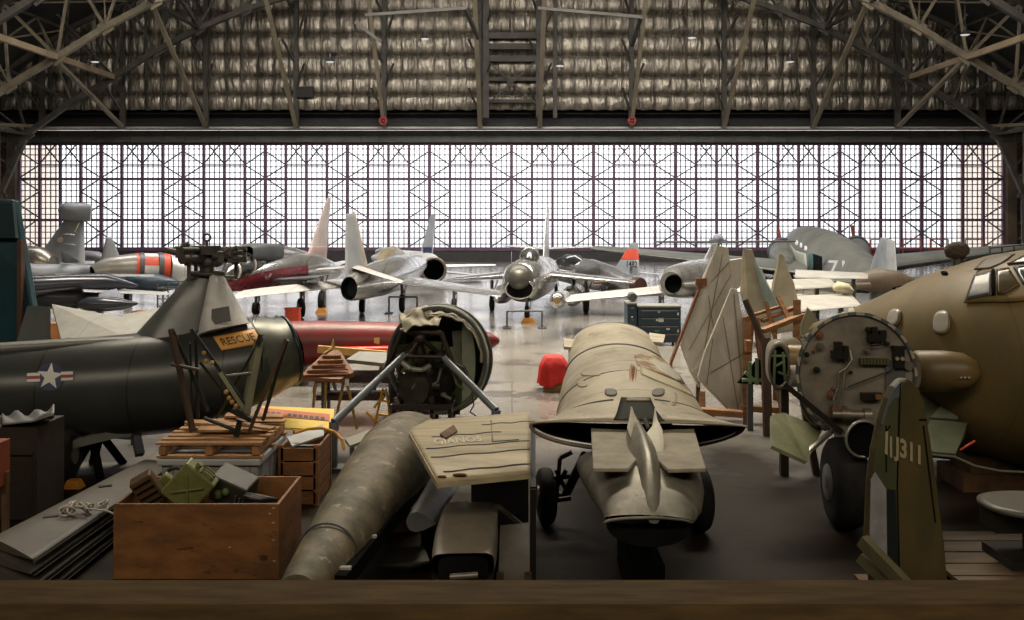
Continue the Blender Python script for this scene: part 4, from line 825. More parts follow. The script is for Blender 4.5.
t.ball(hub, .1); t.tube(at(400,331,17), at(441,333,17), .05); t.tube(at(396,356,16.9), at(444,357,16.9), .04); t.tube(at(402,330,17), at(386,368,17), .04); t.tube(at(441,332,17), at(458,378,17), .045)
t.build('engine_mount', M_tube, r, world=True)
t = MB(); c = at(430,385,17.3); t.loft([(*(c+V(-.25,-.35,0)),.26,.30),(*(c+V(-.2,.1,0)),.34,.36),(*(c+V(.15,.3,0)),.34,.36),(*(c+V(.3,.5,0)),.2,.22)], n=20)
for i in range(7):
    a = 2*PI*i/7; e = c+V(-.2+.0*math.cos(a), -.1, 0)+V(math.cos(a)*.38, 0, math.sin(a)*.38); t.tube(c+V(-.2,-.1,0), e, .10, .085, 10)
t.build('engine_block', mat('engine_dark', (.07,.065,.05), (.03,.028,.022), rough=.45, metal=.5, sc=5), r, world=True)
rg = random.Random(5)
for i in range(16):
    t = MB(); p = at(rg.uniform(392,455), rg.uniform(348,402), rg.uniform(16.9,17.6)); q = p+V(rg.uniform(-.35,.35), rg.uniform(-.2,.2), rg.uniform(-.5,.25)); m_ = p.lerp(q,.5)+V(rg.uniform(-.12,.12),-.05,rg.uniform(-.08,.08)); t.pipe([p, m_, q], rg.uniform(.016,.04)); t.build('pipe', [M_tubep, M_tube, mat('pipe_green', (.12,.16,.06), rough=.5), M_strut][i % 4], r, world=True)
t = MB(); t.pipe([at(402,362,16.8), at(411,369,16.75), at(422,370,16.8), at(430,366,16.9)], .045); t.build('white_duct', M_tubep, r, world=True)
for x, y, w2, h2, m_ in ((407,358,.35,.5,M_grnin), (427,352,.5,.4,M_grnin), (404,395,.5,.45,M_tube), (452,372,.28,.9,mat('panel_pale_green',(.24,.26,.19),(.16,.18,.12),rough=.5)), (462,350,.3,.7,MATS['panel_pale_green']), (458,394,.3,.35,M_grnin), (412,398,.3,.3,M_wreck)):
    t = MB(); t.box(at(x,y,17.7), (w2,.08,h2), rot=(0,rg.uniform(-.2,.2),rg.uniform(-.4,.4))); t.build('bulkhead_panel', m_, r, world=True, bevel=.01)
t = MB(); t.box(at(440,348,18.6), (1.2,.5,.9)); t.build('bulkhead', M_tube, r, world=True)
t = MB(); t.loft([S(462,362,17.4,13,42), S(463,362,18.4,13,42)], n=20, arc=(-.5*PI,.5*PI)); t.build('side_skin', MATS['panel_pale_green'], r, world=True, solid=.02)
for a, c in (((404,355,16.9),(334,422,15.6)), ((444,358,16.9),(496,410,16.2))):
    t = MB(); t.tube(A3(a), A3(c), .055, .065, 12); e = A3(c); t.tube(e, e+V(0,0,-.12), .08); t.build('silver_strut', mat('strut_silver_blue', (.24,.27,.30), (.14,.16,.18), metal=.3, rough=.35), r, world=True)
    t = MB(); e = A3(c); t.bar(e, V(e.x,e.y,0), .10); t.box(V(e.x,e.y,.03), (.35,.35,.06)); t.build('strut_foot', M_dkgrey, r, world=True)
t = MB(); t.bar(at(392,407,16.6), at(452,407,16.6), .08); t.bar(at(392,412,17.6), at(460,412,17.6), .08)
for px in (394, 412, 432, 450): q = at(px,407,16.7); t.bar(V(q.x,16.7,0), q, .07); t.bar(V(q.x,17.7,0), V(q.x,17.7,q.z), .07); t.bar(q, V(q.x,17.7,q.z), .06)
t.build('base_frame', M_tube, r, world=True)
t = MB(); t.pipe([at(472,395,16.8), at(474,405,16.8), at(470,412,16.8), at(476,416,16.7)], .012); t.build('cable', M_dkgrey, r, world=True)

# yellow and red board, white board and hose beside it
r = thing('sign_board', 'yellow board with an orange-red band of dark marks, lying behind the plank crates', 'board', base_of(300, 16.4))
P = [at(262,407,17.2), at(334,410,17.0), at(333,431,15.8)]; P.append(P[0]+P[2]-P[1]); b = MB(); b.slab(P, .04); b.build('board', mat('board_yellow', (.72,.52,.07), (.6,.42,.06), rough=.5), r, world=True)
n_ = (P[1]-P[0]).cross(P[3]-P[0]).normalized(); n_ = -n_ if n_.y > 0 else n_
def bq(u, v, k): return P[0].lerp(P[1],u).lerp(P[3].lerp(P[2],u), v)+n_*k
b = MB(); b.add([bq(.0,.12,.03), bq(.95,.30,.03), bq(.95,.62,.03), bq(.0,.48,.03)], [(0,1,2,3)]); b.build('red_band', mat('band_vermilion', (.55,.13,.05), rough=.5), r, world=True)
b = MB()
for i in range(11):
    if i in (3,): continue
    u = .08+.075*i; b.add([bq(u,.30+.02*i*.8,.035), bq(u+.055,.31+.02*i*.8,.035), bq(u+.055,.44+.02*i*.8,.035), bq(u,.43+.02*i*.8,.035)], [(0,1,2,3)])
b.build('dark_marks', M_ink, r, world=True)
b = MB(); 
for u in (.1,.9): b = MB(); q = bq(u,.5,-.05); b.bar(V(q.x,q.y,0), q, .08); b.build('prop', M_woodd, r, world=True)

# red cloth over a box, tool cabinets
r = thing('covered_box', 'small box draped in bright red cloth on a timber block', 'covered box', base_of(554, 22.6))
b = MB(); b.box(base_of(553,22.8)+V(.05,0,.13), (.52,.5,.26)); b.build('timber_block', M_wood, r, world=True)
b = MB()
def cl(u, v):
    a = 2*PI*u; k = min(1, v*1.6); hem = max(0, v-.45)/.55; x = math.cos(a); y = math.sin(a); s = max(abs(x),abs(y))**.6
    R = .30*k/s*(1+.22*hem)+.035*hem*math.sin(a*7+1)+.02*hem*math.sin(a*13); z = .80-(.03*k)-.62*hem**1.05+.05*hem*math.sin(a*4)
    return base_of(553.5,22.8)+V(R*x, R*y, z)
b.grid(cl, 64, 16); b.build('red_cloth', mat('cloth_red', (.62,.02,.015), (.42,.012,.01), rough=.7, sc=4, bump=.4, bsc=5), r, world=True)
M_cab = mat('cabinet_navy', (.012,.035,.055), (.008,.024,.038), rough=.35, sc=2)
def cabinet(px0, px1, ytop, d, dep, rows_, lb, cat, marks):
    x0, x1 = (px0-512)/F*d, (px1-512)/F*d; h = at(0,ytop,d).z; r = thing('tool_cabinet', lb, cat, ((x0+x1)/2, d+dep/2, 0)); b = MB(); b.box(((x0+x1)/2, d+dep/2, h/2+.05), (x1-x0, dep, h-.1)); b.build('cabinet_body', M_cab, r, world=True, bevel=.015)
    for sx in (x0+.12, x1-.12):
        for sy in (d+.1, d+dep-.1): b = MB(); b.loft([(sx-.03,sy,.06,.06,.06),(sx+.03,sy,.06,.06,.06)], n=12); b.build('caster', M_tire, r, world=True)
    for i in range(rows_):
        z = .14+(h-.22)*(i+.5)/rows_; b = MB(); b.box(((x0+x1)/2, d-.012, z), (x1-x0-.08, .03, (h-.22)/rows_-.03)); o = b.build('drawer', M_cab, r, world=True, bevel=.006)
        b = MB(); b.box(((x0+x1)/2, d-.04, z+(h-.22)/rows_*.36), (x1-x0-.2, .03, .018)); b.build('handle', M_munt, o, world=True)
    b = MB(); b.box(((x0+x1)/2, d+dep/2, h+.015), (x1-x0+.03, dep+.03, .04)); b.build('top_edge', mat('cabinet_trim', (.35,.36,.33), metal=.5, rough=.4), r, world=True)
    for x, y, w2, h2, m_ in marks:
        b = MB(); b.box(at(x,y,d-.035), (w2,.006,h2)); b.build('paper_label', m_, r, world=True)
    return r
M_lab = mat('label_white', (.62,.62,.60), rough=.6); M_labg = mat('label_green', (.05,.25,.13), rough=.6)
cabinet(638, 681, 307, 30.4, .9, 4, 'wide dark navy tool cabinet with white labels beyond the beige hulk', 'tool cabinet', [(661,320,.16,.12,M_lab),(657,320,.06,.06,M_lab),(668,329,.10,.05,M_lab),(657,331,.14,.04,M_labg),(678,314,.04,.08,M_lab),(678,331,.04,.08,M_lab),(659,312,.06,.04,M_lab)])
cabinet(627.5, 637, 304, 30.4, .9, 3, 'narrow dark cabinet at the left side of the wide navy tool cabinet', 'tool cabinet', [(632,317,.05,.05,M_lab)])
b = MB(); q = at(632.2,299.6,30.8); b.loft([(q.x,30.6,q.z+.09,.12,.12),(q.x,30.65,q.z+.09,.14,.14),(q.x,30.95,q.z+.09,.14,.14)], n=20); b.build('round_fan', M_dkgrey, base=(q.x,30.75,q.z-.05), label='round black drum on top of the narrow dark cabinet', cat='drum')

# ---- upright wing panels and timber stand, right of centre
M_panel = mat('weathered_panel_white', (.58,.55,.48), (.42,.40,.34), rough=.5, sc=1.8, wear=.66, wcol=(.25,.17,.09), wsc=2.2, bump=.15, bsc=4, aniso=(1.6,1,.8))
def upright(lb, pts, th, m, seams=(), name='upright_wing', ribs=None, bar=None):
    P = [at(*p) for p in pts]; c = sum(P, V(0,0,0))/len(P); rr = thing(name, lb, 'wing panel', (c.x, c.y, min(p.z for p in P)))
    b = MB(); b.slab(P, th); b.build('skin', m, rr, world=True, bevel=.02)
    lo = min(P, key=lambda p: p.z)
    if lo.z > .3: b = MB(); b.bar(V(lo.x,lo.y+.1,0), V(lo.x,lo.y+.1,lo.z+.25), .08); b.build('prop_leg', M_woodd, rr, world=True)
    for a, c2 in seams:
        b = MB(); b.bar(at(*a)-V(0,th*.5+.015,0), at(*c2)-V(0,th*.5+.015,0), .016, .015, up=V(0,1,0)); b.build('seam_strip', mat('seam_brown', (.26,.21,.15), rough=.6), rr, world=True)
    return rr
upright('tall pointed white-beige wing panel, left one of the overlapping upright pair', [(716,246,20.8),(728,248,20.8),(732,290,20.6),(722,322,20.3),(704,366,20.0),(699,388,19.9),(690,372,20),(680,345,20.2),(681,334,20.3),(702,278,20.7)], .14, M_panel, [((722,252,20.8),(697,384,19.95)),((706,285,20.6),(713,330,20.2)),((730,275,20.6),(688,350,20.1)),((728,262,20.7),(694,300,20.5))])
upright('tall white-beige wing panel, right one of the overlapping upright pair', [(731,288,20.0),(737,290,20.0),(743,325,19.8),(750,356,19.7),(745,412,19.4),(737,418,19.4),(722,404,19.4),(697,378,19.6),(704,352,19.7)], .14, M_panel, [((733,294,19.95),(743,408,19.4)),((748,350,19.7),(710,372,19.6)),((722,316,19.8),(738,414,19.4)),((712,338,19.7),(706,384,19.5))])
b = MB(); b.bar(at(671,362,19.9), at(703,279,20.4), .05, .05); b.bar(at(671,361,19.9), V(at(671,362,19.9).x,19.9,0), .05); b.box(at(701,282,20.4), (.22,.1,.16)); b.build('rust_bar', mat('bar_rust', (.25,.10,.05), rough=.65), base=base_of(671,19.9), label='slim rust-brown bar along the left edge of the tall white panels', cat='bar')
M_pold = mat('panel_olive_beige', (.33,.29,.20), (.22,.20,.14), rough=.5, sc=2)
upright('narrow olive-beige upright blade with a dark tip, right of the white panels', [(743,249,22.3),(752,250,22.3),(762,282,22),(770,320,21.6),(772,345,21.4),(765,350,21.4),(748,318,21.6),(740,292,22)], .10, M_pold)
upright('olive-beige blade with a notched top, farther right by the timber trestle', [(779,254,22.6),(783,255,22.6),(787,268,22.5),(794,284,22.3),(799,306,22),(797,330,21.8),(776,334,21.8),(768,312,22),(772,284,22.4)], .10, M_pold)
upright('small triangular olive plate between the trestle and the round bulkhead', [(807,307,18.6),(822,326,18.4),(818,340,18.2),(800,338,18.3),(800,326,18.4)], .08, mat('plate_olive', (.20,.18,.11), (.13,.12,.07), rough=.5))
upright('pale teal-edged strip leaning behind the narrow olive-beige blade', [(754,262,21.9),(760,268,21.9),(780,308,21.5),(786,322,21.4),(776,326,21.4),(764,300,21.6)], .06, mat('strip_teal_grey', (.24,.32,.31), (.15,.2,.2), rough=.45))
upright('crumpled pale skin fragment behind the top of the white panels', [(704,276,24),(716,262,24),(742,258,24),(762,268,24),(768,290,24),(742,285,24),(728,296,24)], .08, M_panel)
r = thing('timber_trestle', 'orange-brown timber trestle holding the upright wing panels', 'trestle', base_of(775, 19.3))
TB = [((747,317,19.6),(747,432,18.9),.16),((756,318,19.6),(770,428,18.9),.12),((752,318,20.3),(745,420,19.9),.10),((744,318,19.6),(782,306,19.8),.10),((762,331,19.2),(804,315,19.6),.16),((762,321,19.6),(798,306,19.9),.13),((797,300,19.7),(797,346,19.4),.15),((766,302,19.7),(777,346,19.3),.08),((778,297,19.9),(788,318,19.6),.10),((700,411,19.0),(742,414,18.9),.22),((742,408,19.1),(785,410,19.1),.20),((766,345,19.0),(786,426,18.7),.10),((702,392,19.6),(703,424,19.2),.12),((748,340,19.3),(748,352,19.3),.2)]
for a, c, w2 in TB:
    b = MB(); b.bar(at(*a), at(*c), w2, w2*.55); b.build('timber', M_wood, r, world=True, bevel=.006)
b = MB(); 
for px, d in ((710,19.1),(780,19.2)): b = MB(); q = at(px,412,d); b.bar(V(q.x,d,0), q, .14); b.build('timber', M_wood, r, world=True)
b = MB(); b.bar(at(765,338,18.2), at(768,437,18.0), .15, .12); b.bar(at(745,300,18.4), at(765,345,18.2), .09); b.build('iron_post', mat('post_rust_dark', (.075,.04,.025), (.04,.025,.018), rough=.6), base=base_of(767,18.1), label='dark rusty upright post in front of the timber trestle', cat='post')
r = thing('tube_bracket', 'dark arrow shaped bracket with green tubes left of the rusty post', 'bracket', base_of(752, 18.4))
b = MB(); b.slab([at(737,383,18.5), at(757,359,18.5), at(764,361,18.5), at(764,385,18.5)], .05); b.build('plate', M_black, r, world=True)
for a, c in (((745,372),(758,384)),((750,362),(750,384)),((757,358),(757,385)),((742,380),(762,380))): b = MB(); b.tube(at(*a,18.4), at(*c,18.4), .035); b.build('tube', mat('tube_green', (.16,.24,.12), (.10,.15,.08), rough=.5), r, world=True)
b = MB(); b.bar(at(750,384,18.5), V(at(750,0,18.5).x,18.5,0), .1); b.build('leg', M_dkgrey, r, world=True)

# white jumble of wings under the transport tail
for i, (pts, lb) in enumerate((([(740,283,31),(830,279,33),(838,287,31),(748,292,29)],'upper pale wing lying flat behind the trestle blades'),([(770,299,30),(850,294,31),(862,306,28),(790,313,27)],'lower pale wing lying flat beyond the brown aircraft nose'),([(795,272,36),(868,274,36),(868,279,35),(795,278,35)],'narrow grey wing edge below the transport plane'))):
    P = [at(*p) for p in pts]; r = thing('stored_wing', lb, 'wing', (sum(p.x for p in P)/4, sum(p.y for p in P)/4, 0)); b = MB(); b.wing(P[0], P[3], P[1], P[2], .3, .16); b.build('wing_skin', mat('stored_wing_grey', (.42,.41,.38), (.30,.295,.275), rough=.45, metal=.2), r, world=True); b = MB()
    for k in (.2,.8): b = MB(); q = (P[0].lerp(P[1],k)+P[3].lerp(P[2],k))/2; b.bar(V(q.x,q.y,0), q-V(0,0,.1), .12); b.box(V(q.x,q.y,.04), (.6,.6,.08)); b.build('stand', M_dkgrey, r, world=True)
b = MB(); b.loft([S(833,289,30,2,2), S(838,287,30,8,6), S(846,289,30,9,6), S(852,292,30,4,3)], n=14); b.build('scrap_cowling', mat('scrap_yellow_grey', (.5,.45,.28), (.35,.33,.25), rough=.5, sc=4), base=base_of(842,30)+V(0,0,1.6), label='yellow-grey scrap cowl lying on the pale wings', cat='cowling')
# ================================================================ near: brown aircraft on the right
M_brown = mat('brown_green_skin', (.22,.15,.055), (.125,.098,.038), rough=.48, sc=.9, det=7, wear=.70, wcol=(.21,.17,.09), wsc=1.4, panel=(1.35,0,0,.006), pcol=.6, bump=.05, bsc=3)
r = thing('bomber_fuselage', 'huge brown-green aircraft nose section with cockpit glass and two oval windows', 'aircraft', base_of(960, 15))
BS = [S(809,330,17.4,1,1), S(813,330,17.35,7,7), S(828,334,17.2,20,18), S(850,340,16.9,37,33), S(875,346,16.6,55,50), S(900,350,16.3,69,63), S(930,352.5,15.9,82,77), S(965,354.5,15.5,96,90), S(1000,356,15.0,106,101), S(1035,357.5,14.6,113,108.5), S(1110,360,13.9,122,118), S(1200,362,13.2,130,126)]
body(r, 'fuselage', BS, M_brown, n=56)
bskin = caster(children(r)[0])
M_pane = mat('window_pale', (.46,.44,.39), (.36,.34,.30), rough=.3)
for cx_, cy_, rx, ry, sk in ((895.8,319,6.2,8.8,2),(943.5,323.5,8.2,11.5,1)):
    o = patch('porthole', oval(cx_,cy_,rx,ry,sk=sk), mat('window_rim_brown', (.19,.145,.07), rough=.45), r, bskin, .035, 2, .03); patch('pane', oval(cx_,cy_,rx*.86,ry*.88,sk=sk), M_pane, o, bskin, .062, 2, .006)
o = patch('cockpit_frame', [(965,304),(975,277),(993,266),(1012,258),(1060,252),(1060,300),(1010,303),(990,303)], M_brown, r, bskin, .03)
patch('side_window', [(968,301.5),(976,277.5),(993,273.5),(993.5,297)], mat('window_blue_grey', (.12,.125,.13), (.08,.085,.09), rough=.25), o, bskin, .05, 6)
patch('window_pillar', [(994,298),(993.5,272.5),(996.5,272.5),(997,297)], M_black, o, bskin, .06, 6)
patch('windscreen', [(999,296.5),(998,272),(1010,270.5),(1021,287),(1004,297)], mat('glass_brown', (.10,.075,.035), (.06,.045,.025), rough=.15), o, bskin, .05, 6)
patch('windscreen', [(1014,270),(1060,265),(1060,292),(1024,287)], M_canopy, o, bskin, .05, 6)
patch('roof_window', [(1008,267),(1030,256.5),(1060,254.5),(1060,263)], M_canopy, o, bskin, .05, 6)
patch('roof_panel', [(975,272),(985,262),(1003,257),(1016,256.5),(1003,266),(990,271)], mat('brown_dark_panel', (.10,.075,.035), rough=.5), o, bskin, .04, 6)
for x, y in ((893,288.5),(945,274)): patch('vent_slot', oval(x, y, 3.6, 1.4, 8, 0), M_black, r, bskin, .02, 2)
for i, (x, y, rx, ry) in enumerate(((846,316,5,3),(852,312,3,4),(857,317,5,2.5),(851,321,8,2),(862,321,4,2),(841,321,4,2))): patch('chipped_patch', oval(x,y,rx,ry,9), mat('chipped_pale', (.52,.48,.38), (.3,.26,.17), rough=.6, sc=6), r, bskin, .012+.002*i, 2)
b = MB(); c = at(957,251,15.5); b.loft([(*(c+V(-.19,0,-.02)),.02,.02),(*(c+V(-.16,0,-.01)),.09,.09),(*(c+V(-.05,0,0)),.135,.14),(*(c+V(.06,0,.01)),.135,.14),(*(c+V(.16,0,.03)),.08,.08),(*(c+V(.19,0,.03)),.02,.02)], n=20); o = b.build('antenna_ball', mat('antenna_mesh', (.10,.075,.055), (.05,.04,.03), rough=.8, sc=30, bump=.8, bsc=30), r, world=True)
b = MB(); b.tube(at(957,258,15.5), at(957,272,15.5), .06, .09); b.build('antenna_stalk', M_olive, o, world=True)
b = MB()
for s in (0, .6, 1.2): b.tube(at(990+s*20,262,15.2), at(990+s*20,246,15.2), .012)
b.tube(at(990,248,15.2), at(1030,244,15.0), .012); b.build('handrail', M_dkgrey, r, world=True)
body(r, 'wing_root_pod', [S(914,371,13.75,18,18), S(917,371,13.75,21,20.5), S(945,371,13.7,21,20.5), S(962,372,13.65,20,19), S(973,374,13.6,14,14), S(978,376,13.6,4,5)], mat('pod_brown', (.19,.125,.045), (.12,.085,.035), rough=.42, sc=1.2))
b = MB()
for i in range(3): b.box(at(961+i*4,377.5,13.37), (.035,.01,.02))
b.build('stencil_mark', M_pane, r, world=True)
b = MB(); b.slab([at(905,393,14.6), at(955,389,14.6), at(962,420,14.2), at(955,458,13.5), at(900,452,13.5)], .08); b.build('wing_underside', mat('underside_green', (.055,.06,.03), (.035,.038,.02), rough=.5), r, world=True)
b = MB(); b.slab([at(948,398,14.35), at(958,414,14.1), at(958,420,14.05), at(930,418,14.05)], .03); b.slab([at(930,421,14.0), at(967,424,14.0), at(964,437,13.8), at(955,455,13.4), at(915,452,13.4)], .05); b.build('pale_panel', mat('panel_grey_green', (.15,.175,.11), (.09,.105,.065), rough=.45), r, world=True)
b = MB(); b.pipe([at(905,452,13.3), at(955,457,13.3), at(975,466,13.2), at(1000,471,13.1), at(1060,474,13.0)], .018); b.build('lower_lip', mat('lip_grey', (.14,.145,.10), rough=.5), r, world=True)
b = MB(); b.tube(at(960,450,13.6), at(975,441,13.6), .015); b.build('red_rod', M_redb, r, world=True)
b = MB()
for px in (1080, 990): q = base_of(px, 14.8); b.box(q+V(0,0,.12), (1.2,.9,.24)); b.box(q+V(0,0,.36), (.9,.7,.24))
b.build('support_block', M_woodd, r, world=True)

# engine firewall
M_bulk = mat('bulkhead_grey', (.33,.295,.235), (.17,.15,.12), rough=.42, sc=2.2, metal=.25, wear=.68, wcol=(.07,.05,.035), wsc=3)
r = thing('engine_bulkhead', 'round grey-brown engine bulkhead with scalloped rim and many fittings', 'engine bulkhead', base_of(858, 13.2))
C = at(856,375,13.0); RW, RH = 57*13/F, 61*13/F
AX = V(.10,1,-.03).normalized(); _, BX, BZ = frame(AX)
def bp_(u, v, k=0): return C+BX*u*RW+BZ*v*RH-AX*k     # u,v in -1..1 over the disc; k in front of it
b = MB(); b.loft([(*(C),RW,RH),(*(C+AX*.05),RW,RH)], n=56, fixed=AX); b.build('disc', M_bulk, r, world=True)
b = MB(); b.loft([(*(C+AX*.05),RW*1.03,RH*1.02),(*(C+AX*.35+V(.10,0,0)),RW*1.04,RH*.97),(*(C+AX*.8+V(.12,0,0)),RW*.85,RH*.75),(*(C+AX*1.2+V(.1,0,0)),RW*.5,RH*.45)], n=48, fixed=AX, c0=False); b.build('nacelle_shell', mat('nacelle_dark_olive', (.085,.08,.045), (.05,.048,.03), rough=.35, metal=.3), r, world=True)
b = MB(); b.ring(C, AX, RW*1.0, .03, n=56, sq=RH/RW); b.build('rim', M_dkgrey, r, world=True)
M_scal = mat('scallop_pale', (.40,.36,.27), (.26,.235,.175), rough=.45)
b = MB(); n = 88; vs = []
for i in range(n):
    a = 2*PI*i/n; u, v = math.cos(a), math.sin(a); k_ = 1.035 if (i//2) % 2 == 0 else 1.02; vs += [bp_(u*.985,v*.985,.035), bp_(u*k_,v*k_,.03), bp_(u*k_,v*k_,-.02)]
for i in range(n):
    q = (i+1) % n; b.m = 0 if i % 4 in (0,1) else 1; b.mi += [b.m, b.m]; b.f += [[3*i,3*i+1,3*q+1,3*q],[3*i+1,3*i+2,3*q+2,3*q+1]]; b.sm += [False, False]
b.v = [Vector(p) for p in vs]; b.build('scallop_rim', [M_scal, M_dkgrey], r, world=True)
def fit(nm, m, fn): q = MB(); fn(q); q.build(nm, m, r, world=True)
M_f1 = mat('fitting_black', (.025,.023,.02), rough=.4, metal=.3); M_f2 = mat('fitting_steel', (.30,.27,.22), (.18,.16,.13), rough=.4, metal=.6); M_f3 = mat('fitting_rust', (.25,.09,.05), rough=.5)
fit('terminal_strip', mat('strip_olive', (.09,.09,.04), rough=.5), lambda q: [q.box(bp_(.07+.055*i,.235,.05), (.034,.08,.075)) for i in range(9)])
fit('instrument_box', M_f1, lambda q: (q.box(bp_(.70,.30,.05), (.13,.10,.26)), q.box(bp_(.70,.46,.05), (.16,.08,.05))))
fit('dial', M_scal, lambda q: [q.tube(bp_(.66+.09*i,.29,.11), bp_(.66+.09*i,.29,.12), .025, n=12) for i in range(2)])
fit('dial', M_f2, lambda q: q.tube(bp_(.88,.17,.0), bp_(.88,.17,.06), .06, n=14))
fit('valve_block', M_f1, lambda q: (q.box(bp_(-.30,.34,.06), (.20,.1,.10)), q.box(bp_(-.32,.46,.06), (.09,.09,.14)), q.box(bp_(-.2,.36,.08), (.06,.06,.2))))
fit('valve_block', M_f1, lambda q: (q.box(bp_(.33,.62,.05), (.22,.1,.10)), q.box(bp_(.30,.72,.05), (.07,.07,.12)), q.box(bp_(.44,.68,.05), (.08,.07,.1)), q.tube(bp_(.36,.52,.1), bp_(.22,.5,.1), .02)))
fit('relay_box', M_f1, lambda q: q.box(bp_(.24,-.33,.05), (.26,.09,.09)))
fit('relay_cap', M_wood, lambda q: q.box(bp_(.34,-.33,.11), (.08,.04,.06)))
fit('pump', M_f2, lambda q: (q.tube(bp_(-.45,-.62,.12), bp_(.18,-.62,.14), .06, n=14), q.tube(bp_(-.28,-.62,.12), bp_(-.12,-.62,.14), .08, n=14), q.tube(bp_(.08,-.62,.14), bp_(.2,-.62,.14), .085, n=14)))
fit('pump_bracket', M_f3, lambda q: (q.box(bp_(-.40,-.60,.08), (.08,.08,.16)), q.box(bp_(-.22,-.55,.1), (.05,.05,.1))))
fit('curved_hose', M_f2, lambda q: q.pipe([bp_(-.12,.42,.06), bp_(-.10,.25,.1), bp_(-.2,.12,.1), bp_(-.32,.05,.1), bp_(-.34,-.2,.1), bp_(-.42,-.4,.1), bp_(-.40,-.55,.1)], .02))
fit('curved_hose', M_f2, lambda q: q.pipe([bp_(-.22,.05,.08), bp_(-.25,-.2,.1), bp_(-.3,-.45,.1)], .018))
fit('link_rod', M_f1, lambda q: q.tube(bp_(-.16,-.18,.08), bp_(.58,.10,.08), .009))
for u, v, rr in ((-.63,.65,.05),(-.62,.46,.05),(-.86,.24,.035),(-.85,.33,.03),(-.68,.08,.04),(.18,.40,.035),(-.43,-.32,.05),(-.4,-.22,.025),(-.73,.38,.02),(.2,.75,.035),(.52,.52,.03),(-.55,-.85,.05),(-.3,-.72,.03),(.15,-.85,.06),(.28,-.85,.04),(.9,-.1,.03),(-.1,.05,.02)):
    m_ = [M_f1,M_f3,M_f2][int(abs(u*37+v*11)) % 3]; fit('fitting', m_, lambda q: (q.tube(bp_(u,v,0), bp_(u,v,.06), rr, n=12), q.tube(bp_(u,v,.06), bp_(u,v,.09), rr*.5, n=8)))
fit('plate', mat('plate_blue_grey', (.13,.13,.13), (.09,.09,.09), rough=.4), lambda q: q.box(bp_(.66,-.05,.015), (.25,.02,.5)))
# lower intake scoop of the nacelle, cowl pieces, gear leg and wheel
fit('exhaust_scoop', mat('scoop_alu', (.42,.42,.37), (.28,.28,.24), rough=.3, metal=.6), lambda q: (q.loft([(*at(863,439,12.2),.21,.225),(*at(868,438,12.45),.235,.245),(*at(872,434,12.85),.2,.2)], n=32, c0=False), q.ring(at(863,439,12.2), V(-.15,1,0), .22, .018, n=32)))
fit('scoop_opening', M_black, lambda q: q.loft([(*at(863.2,439,12.23),.205,.22),(*at(866,438,12.6),.15,.15)], n=24))
b = MB(); b.loft([(*at(822,395,13.1),.28,.42),(*at(826,392,13.8),.34,.5),(*at(830,390,14.4),.3,.42)], n=24, c0=False, c1=False, arc=(.62*PI, 1.45*PI), fixed=V(0,1,0)); b.build('side_cowl', mat('cowl_olive_grey', (.17,.165,.11), (.11,.11,.075), rough=.35, metal=.3), r, world=True, solid=.03)
b = MB(); b.slab([at(771,416,12.9), at(783,414,13.3), at(822,430,13.3), at(806,463,12.3), at(771,447,12.3)], .05); b.build('lower_cowl_flap', mat('flap_sage', (.30,.31,.19), (.19,.20,.12), rough=.42, sc=3), r, world=True)
b = MB(); b.slab([at(832,430,12.9), at(842,430,12.9), at(857,458,12.6), at(850,462,12.6)], .05); b.bar(at(808,452,12.6), at(832,431,12.9), .05); b.build('scoop_bracket', MATS['scoop_alu'], r, world=True)
b = MB(); b.bar(at(784,384,12.9), at(842,432,12.8), .07); b.build('dark_stay', M_f1, r, world=True)
WC = V((846-512)/F*12.7, 12.75, .575)
b = MB(); 
def tyre(bb, c, R, w2, ax, n=36): ax = ax.normalized(); bb.loft([(*(c+ax*w2*k),R*q,R*q) for k, q in ((-.5,.55),(-.5,.72),(-.46,.85),(-.36,.95),(-.18,1),(.18,1),(.36,.95),(.46,.85),(.5,.72),(.5,.55))], n=n)
tyre(b, WC, .575, .42, V(1,-.06,0)); wh = b.build('wheel', M_tire, r, world=True)
b = MB(); a_ = V(1,-.06,0).normalized(); b.loft([(*(WC-a_*.20),.24,.24),(*(WC-a_*.23),.22,.22),(*(WC-a_*.225),.12,.12),(*(WC-a_*.25),.07,.07)], n=24, up=V(0,0,1)); b.build('hub', mat('hub_grey', (.26,.27,.27), (.15,.15,.15), rough=.45, metal=.4), wh, world=True)
b = MB(); b.tube(WC+V(.1,.3,0), at(862,430,13.4), .08); b.tube(WC+V(.1,.3,.2), at(838,432,13.6), .05); b.tube(WC-a_*.1, WC+V(.1,.3,0), .05); b.build('gear_leg', M_f1, r, world=True)
tyr = MB()
# small cowled engine pod on a stand left of the bulkhead
r = thing('open_pod', 'small black-mouthed pod with tubes inside and tan side, left of the round bulkhead', 'pod', base_of(785, 15.2))
b = MB(); q = at(779,366,15.0); b.loft([(*q,.145,.33,3),(*(q+V(.1,.5,0)),.18,.34,3),(*(q+V(.5,1.1,.02)),.2,.28)], n=28, c0=False, fixed=V(0,1,0)); b.build('pod_shell', mat('pod_tan_grey', (.26,.24,.18), (.18,.165,.12), rough=.4), r, world=True)
b = MB(); b.loft([(*(q+V(0,.06,0)),.14,.32,3),(*(q+V(0,.08,0)),.05,.05,3)], n=20, fixed=V(0,1,0)); b.build('pod_interior', M_black, r, world=True)
b = MB(); b.ring(q, V(0,1,0), .15, .02, n=32, sq=2.2); b.build('pod_rim', M_f2, r, world=True)
for a, c in (((772,356),(786,356)),((775,350),(774,384)),((783,352),(785,380)),((776,366),(785,361)),((778,372),(787,376))): b = MB(); b.tube(at(*a,14.98), at(*c,14.98), .022); b.build('tube', MATS['tube_green'], r, world=True)
